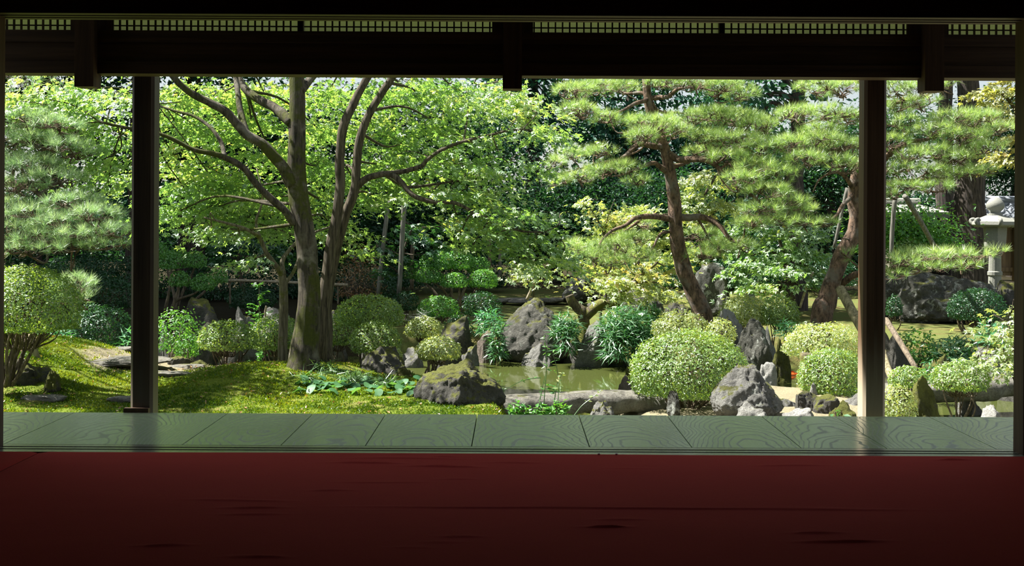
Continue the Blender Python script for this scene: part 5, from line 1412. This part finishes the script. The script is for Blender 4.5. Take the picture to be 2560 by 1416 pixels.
padsL = [(30, 300, 50, 20, 10.2), (90, 300, 50, 20, 10.2), (150, 320, 50, 22, 10.2), (40, 350, 60, 22, 10.2), (120, 360, 60, 24, 10.3), (185, 375, 45, 22, 10.3), (30, 405, 55, 24, 10.2), (100, 420, 55, 22, 10.1), (40, 470, 60, 24, 9.9), (150, 450, 45, 20, 10.1), (20, 520, 50, 24, 9.8), (90, 540, 60, 22, 9.7), (190, 510, 50, 22, 9.9), (160, 560, 60, 22, 9.7), (240, 540, 50, 20, 9.8), (40, 580, 60, 22, 9.6), (120, 600, 60, 20, 9.6), (210, 590, 60, 20, 9.7), (280, 580, 45, 20, 9.9), (270, 615, 50, 14, 9.9), (60, 625, 60, 14, 9.7), (180, 620, 50, 14, 9.7), (180, 720, 30, 30, 11.2), (190, 750, 22, 20, 11.2),
         (-60, 180, 160, 60, 10.4, 1.2), (-330, 90, 170, 50, 11.5, 1.2), (-380, -60, 170, 50, 12.5, 1.2)]  # the two leftmost pads are added out of view to dapple the ground
n5 = pine_foliage(t, padsL, 'pine_blue', needle=0.085, dens=1.7)
t.done_twigs()
print('leaves', n1, n2, 'needles', n3, n4, n5)

# ------------------------------------------------------------------ clipped shrubs
shrub(1573, 1872, 826, 992, 10.5, 'box', 'big clipped dome shrub in front of the central pine', (1712, 1040), 0.036, 1.0, 9, 0.016, seed=5, clumpy=0.04)
shrub(-70, 202, 664, 832, 9.8, 'box', 'large clipped shrub at the left edge with spreading bare stems', (18, 945), 0.038, 1.0, 10, 0.018, seed=8, clumpy=0.05)
shrub(838, 1010, 738, 815, 13.2, 'box', 'broad clipped dome, highest of the group right of the maple stems', (925, 885), 0.040, 1.0, 6, 0.012)
shrub(876, 1002, 806, 882, 12.2, 'box', 'clipped dome just above the dark mossy boulder', (940, 920), 0.038, 1.0, 6, 0.012)
shrub(1014, 1106, 792, 842, 12.0, 'box_pale', 'small standard shrub on a bare stem left of the pond', (1036, 928), 0.036, 1.1, 3, 0.018)
shrub(1042, 1152, 842, 898, 11.6, 'box_pale', 'bright low clipped shrub behind the large dark boulder', (1085, 925), 0.036, 1.1, 4, 0.012)
shrub(968, 1006, 868, 915, 11.5, 'box_pale', 'tiny bright shrub behind the dark mossy boulder', None, 0.034, 1.0, 3, 0.006, depth=0.07)
shrub(496, 642, 802, 875, 11.9, 'box', 'rounded glossy shrub on thin stems left of the forked maple', (566, 922), 0.042, 0.9, 9, 0.010)
shrub(388, 498, 780, 872, 12.3, 'box_green', 'loose bright green shrub with pale crooked stems beside the dark post', (430, 915), 0.045, 0.6, 6, 0.010, smat='stem_pale', loose=0.15, clumpy=0.22)
shrub(440, 500, 835, 890, 12.1, 'box_green', 'small leafy side shrub in front of the loose green one', (465, 915), 0.042, 0.6, 3, 0.007, smat='stem_pale', loose=0.12, clumpy=0.2)
shrub(622, 762, 788, 872, 12.6, 'box', 'wide trimmed shrub behind the slender forked maple', (690, 910), 0.040, 0.9, 8, 0.011)
shrub(790, 892, 788, 862, 12.9, 'box', 'trimmed shrub peeping out right of the twin stems', (850, 890), 0.040, 0.9, 5, 0.010)
shrub(1636, 1768, 780, 845, 13.4, 'box_pale', 'pale spreading shrub left behind the big clipped dome', None, 0.040, 1.0, 4, 0.010, loose=0.08)
shrub(1765, 1838, 800, 858, 13.2, 'box_pale', 'pale shrub between pine foot and lichen rock', None, 0.040, 1.0, 3, 0.010, loose=0.06)
shrub(1800, 1925, 742, 812, 14.6, 'box_pale', 'white-lit loose shrub above the lichen rock', None, 0.042, 1.6, 5, 0.010, loose=0.05, clumpy=0.12)
shrub(1905, 1996, 742, 812, 14.4, 'box', 'greener rounded shrub right of the white-lit loose one', (1950, 850), 0.042, 1.5, 5, 0.010, loose=0.06)
shrub(1962, 2150, 812, 890, 12.8, 'box_pale', 'spreading pale shrub below the leaning pine', (2020, 955), 0.044, 0.9, 6, 0.014, loose=0.06, clumpy=0.16)
shrub(1996, 2165, 870, 985, 11.2, 'box', 'clipped shrub with tangled stems left of the brown post', (2085, 1020), 0.038, 1.0, 9, 0.012, clumpy=0.05)
shrub(2222, 2318, 916, 968, 10.8, 'box', 'small clipped shrub on top of the moss pyramid stone', (2280, 1000), 0.036, 1.0, 4, 0.008)
shrub(2328, 2472, 905, 975, 10.6, 'box', 'wide clipped shrub with twiggy underside before the right bridge', (2395, 1015), 0.036, 1.0, 9, 0.009)
shrub(2195, 2288, 968, 1050, 9.8, 'box_pale', 'small leafy shrub right at the foot of the brown post', None, 0.038, 1.0, 4, 0.007, loose=0.08)
shrub(2372, 2512, 722, 800, 16.0, 'box_dark', 'round standard shrub on bare trunks on the right lawn', (2440, 855), 0.045, 1.0, 5, 0.022)
shrub(2215, 2255, 738, 790, 16.5, 'box_dark', 'small dark shrub just right of the brown post on the lawn', None, 0.045, 1.0, 3, 0.010)
shrub(2238, 2335, 826, 905, 13.5, 'box_green', 'leafy green shrub behind the leaning prop pole', None, 0.065, 0.7, 4, 0.010, loose=0.12, clumpy=0.2)
# deep green shrubs of the far bank
shrub(1046, 1148, 740, 792, 16.2, 'box_green', 'deep green cushion shrub below the bright cloud-pruned shrub', None, 0.048, 1.0, 4, 0.012)
shrub(982, 1048, 728, 775, 17.0, 'box_dark', 'small dark green shrub left of the deep green cushion', None, 0.048, 1.0, 3, 0.010)
shrub(1160, 1248, 732, 788, 16.4, 'box_dark', 'dark green loose shrub left of the peaked boulder', None, 0.05, 0.9, 4, 0.010, loose=0.08, clumpy=0.16)
shrub(1112, 1182, 792, 840, 15.9, 'box_dark', 'small dark shrub over the waterside rocks', None, 0.048, 0.9, 3, 0.010, loose=0.06)
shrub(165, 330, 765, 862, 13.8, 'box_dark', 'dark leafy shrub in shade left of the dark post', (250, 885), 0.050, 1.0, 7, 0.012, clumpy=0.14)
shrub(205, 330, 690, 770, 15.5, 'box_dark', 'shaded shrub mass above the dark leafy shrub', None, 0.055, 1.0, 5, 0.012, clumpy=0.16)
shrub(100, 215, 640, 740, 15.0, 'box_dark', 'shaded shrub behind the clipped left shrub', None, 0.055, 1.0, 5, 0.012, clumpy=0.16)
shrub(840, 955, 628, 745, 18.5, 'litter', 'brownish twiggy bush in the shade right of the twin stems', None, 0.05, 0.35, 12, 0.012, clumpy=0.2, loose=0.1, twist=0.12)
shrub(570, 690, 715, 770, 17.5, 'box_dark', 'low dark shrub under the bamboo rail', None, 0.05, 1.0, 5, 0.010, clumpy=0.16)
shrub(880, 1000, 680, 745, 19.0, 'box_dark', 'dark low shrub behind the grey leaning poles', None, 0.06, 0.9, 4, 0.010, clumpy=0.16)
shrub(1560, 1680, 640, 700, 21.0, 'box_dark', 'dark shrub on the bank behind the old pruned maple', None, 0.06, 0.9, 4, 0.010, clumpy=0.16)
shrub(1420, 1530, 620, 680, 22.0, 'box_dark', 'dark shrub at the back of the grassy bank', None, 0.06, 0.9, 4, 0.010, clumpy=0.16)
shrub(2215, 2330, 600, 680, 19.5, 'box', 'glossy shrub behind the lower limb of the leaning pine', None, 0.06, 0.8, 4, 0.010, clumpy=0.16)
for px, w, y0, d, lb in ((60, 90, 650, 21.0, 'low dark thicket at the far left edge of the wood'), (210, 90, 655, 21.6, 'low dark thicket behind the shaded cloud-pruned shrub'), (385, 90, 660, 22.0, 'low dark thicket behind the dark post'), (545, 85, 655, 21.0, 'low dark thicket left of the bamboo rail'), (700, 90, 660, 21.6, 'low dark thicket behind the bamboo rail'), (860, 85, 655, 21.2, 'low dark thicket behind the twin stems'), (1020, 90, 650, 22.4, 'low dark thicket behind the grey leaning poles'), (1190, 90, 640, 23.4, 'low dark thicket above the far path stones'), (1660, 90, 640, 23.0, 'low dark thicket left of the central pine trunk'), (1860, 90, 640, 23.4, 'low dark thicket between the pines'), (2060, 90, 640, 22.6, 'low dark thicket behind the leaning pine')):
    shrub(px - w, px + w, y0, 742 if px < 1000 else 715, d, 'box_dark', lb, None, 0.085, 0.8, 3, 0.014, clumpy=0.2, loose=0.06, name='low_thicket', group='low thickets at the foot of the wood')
cloud_shrub([(428, 650, 32, 22, 0.0), (487, 648, 29, 20, 0.1), (449, 697, 26, 18, -0.2), (508, 705, 30, 20, -0.2), (545, 690, 24, 17, 0.1), (402, 622, 18, 16, 0.2), (445, 630, 20, 12, 0.3)], (432, 775), 16.0, 'box_green', 'deep green cloud-pruned shrub right of the dark post', 0.042)
cloud_shrub([(1092, 652, 44, 22, 0.0), (1148, 650, 40, 22, 0.1), (1196, 662, 30, 20, 0.2), (1072, 688, 34, 17, -0.2), (1136, 700, 34, 18, -0.3), (1208, 696, 36, 22, -0.2), (1030, 680, 20, 16, 0.2), (1120, 634, 30, 12, 0.3)], (1136, 748), 17.4, 'box_green', 'bright cloud-pruned shrub of many cushions on the far bank', 0.044)
cloud_shrub([(265, 665, 40, 22, 0.0), (240, 700, 34, 18, -0.2), (300, 700, 34, 18, 0.0), (325, 660, 24, 18, 0.2), (220, 660, 28, 20, 0.2)], (280, 790), 17.0, 'box_dark', 'shaded cloud-pruned shrub left of the dark post', 0.05)

# ------------------------------------------------------------------ poles, rail
pole((972, 500), (944, 742), 17.2, 17.2, 0.030, 'pole', 'grey leaning pole in the shade, left of the pair')
pole((1012, 480), (998, 735), 17.0, 17.0, 0.034, 'pole', 'grey upright pole in the shade, right of the pair')
pole((1033, 600), (1030, 722), 18.5, 18.5, 0.03, 'stem', 'thin dark tree stem behind the cloud-pruned shrub', 'bare_stem', 'stem')
pole((1222, 600), (1224, 690), 20.0, 20.0, 0.03, 'stem', 'thin dark stem behind the right cushions of the cloud-pruned shrub', 'bare_stem', 'stem')
pole((1250, 610), (1250, 690), 20.5, 20.5, 0.028, 'pole', 'slim grey stem at the edge of the grassy bank', 'bare_stem', 'stem')
pole((2100, 722), (2180, 870), 14.0, 13.4, 0.055, 'pole_green', 'thick greenish log propping the leaning pine', 'support_log')
pole((2215, 800), (2292, 925), 13.0, 12.2, 0.030, 'stem', 'thin dark prop pole slanting down right of the brown post')
pole((2205, 880), (2232, 950), 12.6, 12.2, 0.04, 'pole_green', 'short prop pole end right beside the brown post')
pole((2238, 492), (2228, 640), 15.5, 15.5, 0.03, 'pole', 'upright prop pole under the right boughs of the leaning pine')
pole((2262, 490), (2340, 625), 15.5, 16.2, 0.034, 'pole', 'slanting prop pole under the right boughs of the leaning pine')
pole((2118, 470), (2085, 620), 15.5, 15.5, 0.022, 'pole', 'thin prop pole just left of the leaning pine trunk')
pole((1340, 690), (1317, 750), 17.0, 17.0, 0.022, 'bamboo', 'short leaning stake beside the maple sapling')
pole((2032, 680), (2000, 770), 18.0, 18.0, 0.020, 'bamboo', 'pinkish leaning stake on the lawn left of the leaning pine')
pole((62, 838), (74, 905), 11.0, 11.0, 0.045, 'bark_pine', 'thick brown stump post under the left shrub', 'stump_post')
pole((76, 836), (98, 905), 10.8, 10.8, 0.028, 'pole_green', 'slim light post beside the brown stump post at left', 'stump_post')
pole((666, 765), (666, 800), 14.0, 14.0, 0.012, 'bamboo', 'little bamboo stake below the conifer sapling')
o = pole((2022, 885), (2008, 985), 11.9, 11.9, 0.085, 'bark_moss', 'mossy old stump beside the pond, left of the clipped shrub', 'old_stump', 'stump')
# bamboo rail
t = thing('bamboo_rail', 'long horizontal bamboo rail across the shaded far bank', 'rail', P(700, 745, 17.0))
mk('rail', *tube(spline(limb_pts([(558, 701), (640, 703), (760, 708), (870, 713)], 17.0, 17.0), 24), 0.019, 10, 0.02, 2), M['bamboo'], t, smooth=True)
for px, py in ((575, 702), (700, 705), (845, 712)):
    mk('post', *tube(np.array([P(px, py - 3, 17.03), P(px, 760, 17.03)]), 0.012, 8), M['stem'], t)

# ------------------------------------------------------------------ small plants
leaf_clump(1380, 1450, 782, 842, 15.0, 620, 0.13, 'sasa', 'bamboo grass hanging between the peaked and the rounded boulder', 'bamboo_grass', depth=0.25)
leaf_clump(1396, 1440, 820, 880, 14.8, 180, 0.14, 'sasa', 'tuft of bamboo grass trailing down beside the peaked boulder', 'bamboo_grass', depth=0.12, up=-0.4)
leaf_clump(1490, 1645, 768, 850, 14.9, 2000, 0.13, 'sasa', 'bright bamboo grass mound right of the rounded boulder', 'bamboo_grass', depth=0.4)
leaf_clump(1505, 1590, 820, 895, 14.6, 600, 0.12, 'sasa', 'bamboo grass spilling down to the water', 'bamboo_grass', depth=0.2, up=-0.3)
leaf_clump(1225, 1262, 790, 895, 15.1, 260, 0.14, 'sasa', 'bamboo grass strip left of the peaked boulder', 'bamboo_grass', depth=0.15, up=0.0)
leaf_clump(1580, 1660, 760, 800, 16.2, 350, 0.15, 'sasa', 'darker bamboo grass below the craggy bank rock', 'bamboo_grass', depth=0.3)
leaf_clump(2320, 2465, 845, 905, 13.4, 700, 0.15, 'sasa', 'bamboo grass along the pond edge at the right', 'bamboo_grass', depth=0.35)
leaf_clump(1188, 1260, 768, 830, 15.6, 260, 0.14, 'fern', 'ferns left of the peaked boulder', 'fern', depth=0.2)
leaf_clump(88, 182, 815, 905, 12.8, 420, 0.16, 'fern', 'green ferns on the mossy left bank', 'fern', depth=0.25)
leaf_clump(118, 250, 875, 925, 12.6, 350, 0.10, 'fern', 'low ferny groundcover behind the mossy bank', 'fern', depth=0.25, up=0.2)
leaf_clump(300, 350, 820, 915, 13.3, 240, 0.12, 'fern', 'ferns just left of the dark post', 'fern', depth=0.2)
leaf_clump(1940, 2000, 800, 840, 13.8, 160, 0.12, 'fern', 'fern above the moss-capped block', 'fern', depth=0.15)
leaf_clump(2300, 2345, 900, 950, 12.0, 120, 0.09, 'fern', 'little fern beside the moss-capped upright stone', 'fern', depth=0.1)
leaf_clump(2440, 2520, 800, 860, 15.0, 260, 0.13, 'fern', 'low ferns under the round standard shrub', 'fern', depth=0.3)
# young conifer sapling and dense young plants
t = thing('conifer_sapling', 'young feathery conifer sapling on the far bank left of the forked maple', 'sapling', base_of(650, 790, 14.5))
bb = np.array(t.location)
tp_ = P(648, 708, 14.5)
mk('stem', *tube(np.array([bb, (bb + tp_) / 2, tp_]), [0.012, 0.009, 0.003], 6), M['stem'], t)
S = []
for k in range(46):
    f = R.uniform(0.18, 1.0)
    c = bb + (tp_ - bb) * f
    an = R.uniform(0, 6.28)
    ln = 0.26 * (1.08 - f) + 0.04
    dr = np.array([math.cos(an), math.sin(an), 0.35])
    n = 22
    q = c + np.outer(np.linspace(0, ln, n), dr)
    S.append((q, R.normal(size=(n, 3)) * 0.3 + np.array([0, 0, 1]), dr + R.normal(size=(n, 3)) * 0.7, R.uniform(0.03, 0.06, n), R.random(n)))
leaf_part(t, S, LEAF, 'box_green')
# butterbur leaves: each leaf a part with its stalk
t = thing('butterbur', 'patch of round butterbur leaves in front of the dark boulders', 'plant', base_of(930, 1000, 10.2))
bl = mesh_data('leaf', ROUND[0], ROUND[1], M['butterbur'], rnd=np.full(len(ROUND[0]), 0.6), smooth=True)
bl2 = mesh_data('leaf', ROUND[0], ROUND[1], M['butterbur'], rnd=np.full(len(ROUND[0]), 0.15), smooth=True)
spots = [(770 + R.uniform(-22, 22), 985 + R.uniform(-14, 12)) for _ in range(10)] + [(R.uniform(790, 1010), R.uniform(965, 1000)) for _ in range(62)] + [(R.uniform(1000, 1060), R.uniform(980, 1004)) for _ in range(10)] + [(R.uniform(1085, 1160), R.uniform(992, 1012)) for _ in range(14)] + [(745, 1003), (1045, 972), (1062, 988), (1030, 985), (960, 1012), (750, 995)]
st = Acc()
for px, py in spots:
    d = 10.35 - (py - 985) * 0.012 + R.uniform(-0.15, 0.15)
    p = P(px, py, d)
    g_ = Hs(p[0], d)
    p[2] = max(p[2], g_ + 0.03)
    s_ = R.uniform(0.055, 0.095)
    o = link('leaf', bl if R.random() < 0.6 else bl2, t, [float(c) for c in p - np.array(t.location)])
    o.scale = (s_, s_, s_)
    o.rotation_euler = (R.uniform(-0.55, 0.55) + 0.25, R.uniform(-0.5, 0.5), R.uniform(0, 6.28))
    st.add(*tube(spline([np.array([p[0] + R.uniform(-.03, .03), d, g_ - 0.02]), (p + np.array([p[0], d, g_])) / 2 + R.normal(size=3) * 0.01, p], 5), 0.003, 4, cap=False))
st.build('stalks', M['butterbur'], t, kind='stuff')
# tufts of mondo grass
for x0, x1, y0, y1, d, n, lb in ((775, 860, 905, 960, 10.9, 420, 'arching grass tuft at the foot of the twin stems'), (840, 930, 925, 985, 10.7, 700, 'grass tuft right of the mossy trunk'), (915, 1000, 945, 990, 10.5, 700, 'grass tuft in front of the dark mossy boulder'), (740, 790, 930, 975, 10.6, 160, 'small grass tuft at the foot of the mossy trunk')):
    leaf_clump(x0, x1, y0 + 8, y1, d, int(n * 1.6), 0.16, 'grass', lb, 'grass_tuft', 'grass', tmpl=(BLADE[0] * np.array([1, 0.34, 2.2]), BLADE[1]), up=0.35, group='mondo grass tufts')
# tall weed and low weeds by the slab bridge
def weed(stems, d, lb, leaf=0.05, mat='box_green'):
    b = P(*stems[0][0], d); b[2] = min(b[2], Hs(b[0], d) + 0.25)
    t = thing('weed', lb, 'plant', b, 'weeds by the slab bridge')
    S = []
    for pts in stems:
        pa = spline(limb_pts(pts, d, d), 26)
        mk('stem', *tube(pa, np.linspace(0.004, 0.0015, 26), 5), M['grass'], t)
        L_ = np.linalg.norm(np.diff(pa, axis=0), axis=1).sum()
        for k in range(int(L_ / 0.028)):
            f = R.uniform(0.2, 1.0)
            c = pa[int(f * 25)]
            an = (0 if k % 2 else math.pi) + R.normal() * 0.6
            dr = np.array([math.cos(an), math.sin(an) * 0.6, 0.25])
            S.append((c[None], (np.array([0, -0.3, 1]) + R.normal(size=3) * 0.35)[None], dr[None], np.array([leaf * R.uniform(0.6, 1.1) * (1.1 - 0.4 * f)]), np.array([R.random()])))
    leaf_part(t, S, LEAF, mat)
    return t
weed([[(1358, 1035), (1362, 980), (1366, 920), (1364, 870), (1362, 835)], [(1384, 1035), (1388, 990), (1395, 940), (1384, 890), (1376, 860)]], 9.9, 'tall thin weed standing before the pond beside the slab bridge', 0.06)
weed([[(1392, 1035), (1396, 990), (1398, 950), (1408, 930)]], 9.8, 'yellow-green weed stem right of the tall thin weed', 0.055, 'maple_pale')
weed([[(1352, 945), (1330, 947), (1300, 955), (1262, 975)], [(1350, 1000), (1356, 970), (1362, 940)]], 10.0, 'fine arching shoot reaching left over the water', 0.035)
weed([[(1435, 1040), (1455, 1015), (1480, 995), (1503, 975)]], 9.6, 'pale leaning shoot in front of the slab bridge', 0.05, 'maple_pale')
for x0, x1, y0, lb in ((1268, 1330, 1005, 'low weeds at the left end of the slab bridge'), (1325, 1380, 1012, 'low weeds under the tall thin weed'), (1370, 1425, 1002, 'leafy weed tuft below the slab bridge')):
    leaf_clump(x0, x1, y0, 1045, 9.7, 120, 0.055, 'box_green', lb, 'weed', tmpl=LEAF, up=0.5, group='weeds by the slab bridge')
leaf_clump(2072, 2115, 1028, 1050, 9.4, 14, 0.06, 'butterbur', 'few pale round leaves at the veranda edge by the brown post', 'weed', tmpl=LEAF, up=0.3)
# koi
kc = P(1975, 934, 14.2); kc[2] = ZW - 0.004
kp = np.array([kc + np.array([x, 0.01 * math.sin(x * 12), 0]) for x in np.linspace(-0.16, 0.16, 14)])
t = thing('koi', 'orange koi at the pond surface', 'fish', kc)
kr = 0.035 * np.sin(np.linspace(0.15, 3.0, 14)) ** 0.7
mk('body', *tube(kp, kr, 10), M['koi'], t, smooth=True)
mk('tail_fin', np.array([kp[0], kp[0] + np.array([-0.07, 0.03, 0.012]), kp[0] + np.array([-0.05, 0, 0.004]), kp[0] + np.array([-0.07, -0.03, 0.012])]), np.array([[0, 1, 2, 3]]), M['koi'], t)
mk('dorsal_fin', np.array([kp[5] + np.array([0, 0, .03]), kp[9] + np.array([0, 0, .03]), kp[8] + np.array([0, 0, .05]), kp[6] + np.array([0, 0, .048])]), np.array([[0, 1, 2, 3]]), M['koi'], t)
# cobweb over the standard shrub
t = Acc()
for k in range(18):
    a_ = P(1000 + R.uniform(0, 30), 785 + R.uniform(-4, 18), 12.2); b_ = P(1050 + R.uniform(0, 50), 792 + R.uniform(-14, 14), 11.9)
    if R.random() < 0.4: a_ = P(1045 + R.uniform(-20, 20), 770 + R.uniform(-4, 10), 12.2)
    t.add(*tube(spline([a_, (a_ + b_) / 2 - np.array([0, 0, 0.01]), b_], 4), 0.0004, 3, cap=False))
o = t.build('cobweb', M['web'], origin=P(1030, 790, 12.0))
tag(o, 'silvery cobweb stretched beside the small standard shrub', 'cobweb', None, 'stuff')

# moss carpet and fallen leaves on the near ground
n = 125000
x = R.uniform(-4.6, 0.1, n); y = 8.6 + 3.8 * R.random(n) ** 0.95
z = H(x, y)
keep = (z > -0.62)
pdm = np.sqrt(((x + 3.1) / 0.9) ** 2 + ((y - 11.6) / 0.85) ** 2)
patch = fbm(np.stack([x * 2.2, y * 2.2, 0 * x], 1), 3, 77)
keep &= (R.random(n) < ss(0.45, 1.1, pdm)) & (patch > -1.3 + 0.3 * R.random(n))
x, y, z, patch = x[keep], y[keep], z[keep], patch[keep]
m = len(x)
k = 2
pos = np.repeat(np.stack([x, y, z - 0.004], 1), k, axis=0) + R.normal(size=(m * k, 3)) * np.array([0.008, 0.008, 0.0])
tp_ = np.array([0, 0, 0.8]) + R.normal(size=(m * k, 3)) * 0.6
tp_[:, 2] = np.abs(tp_[:, 2])
V, T = scatter(*MOSS, pos, rvec(m * k), tp_, R.uniform(0.010, 0.028, m * k))
rn = np.repeat(np.clip(0.45 + 0.35 * np.repeat(patch, k) + R.normal(size=m * k) * 0.18, 0, 1), 3)
o = mk('moss_tufts', V, T, M['moss'], rnd=rn)
tag(o, 'bright yellow-green moss tufts covering the near ground', 'moss', None, 'stuff')
n = 900
x = R.uniform(-4.4, 0.0, n); y = R.uniform(9.1, 12.2, n); z = H(x, y) + 0.014
V, T = scatter(*LEAF, np.stack([x, y, z], 1)[z > -0.6], (np.array([0, 0, 1]) + R.normal(size=(n, 3)) * 0.4)[z > -0.6], R.normal(size=(n, 3))[z > -0.6], R.uniform(0.02, 0.04, n)[z > -0.6])
o = mk('fallen_leaves', V, T, M['litter'], rnd=np.repeat(R.random((z > -0.6).sum()), 4))
tag(o, 'scattered brown fallen leaves on the moss', 'leaves', None, 'stuff')
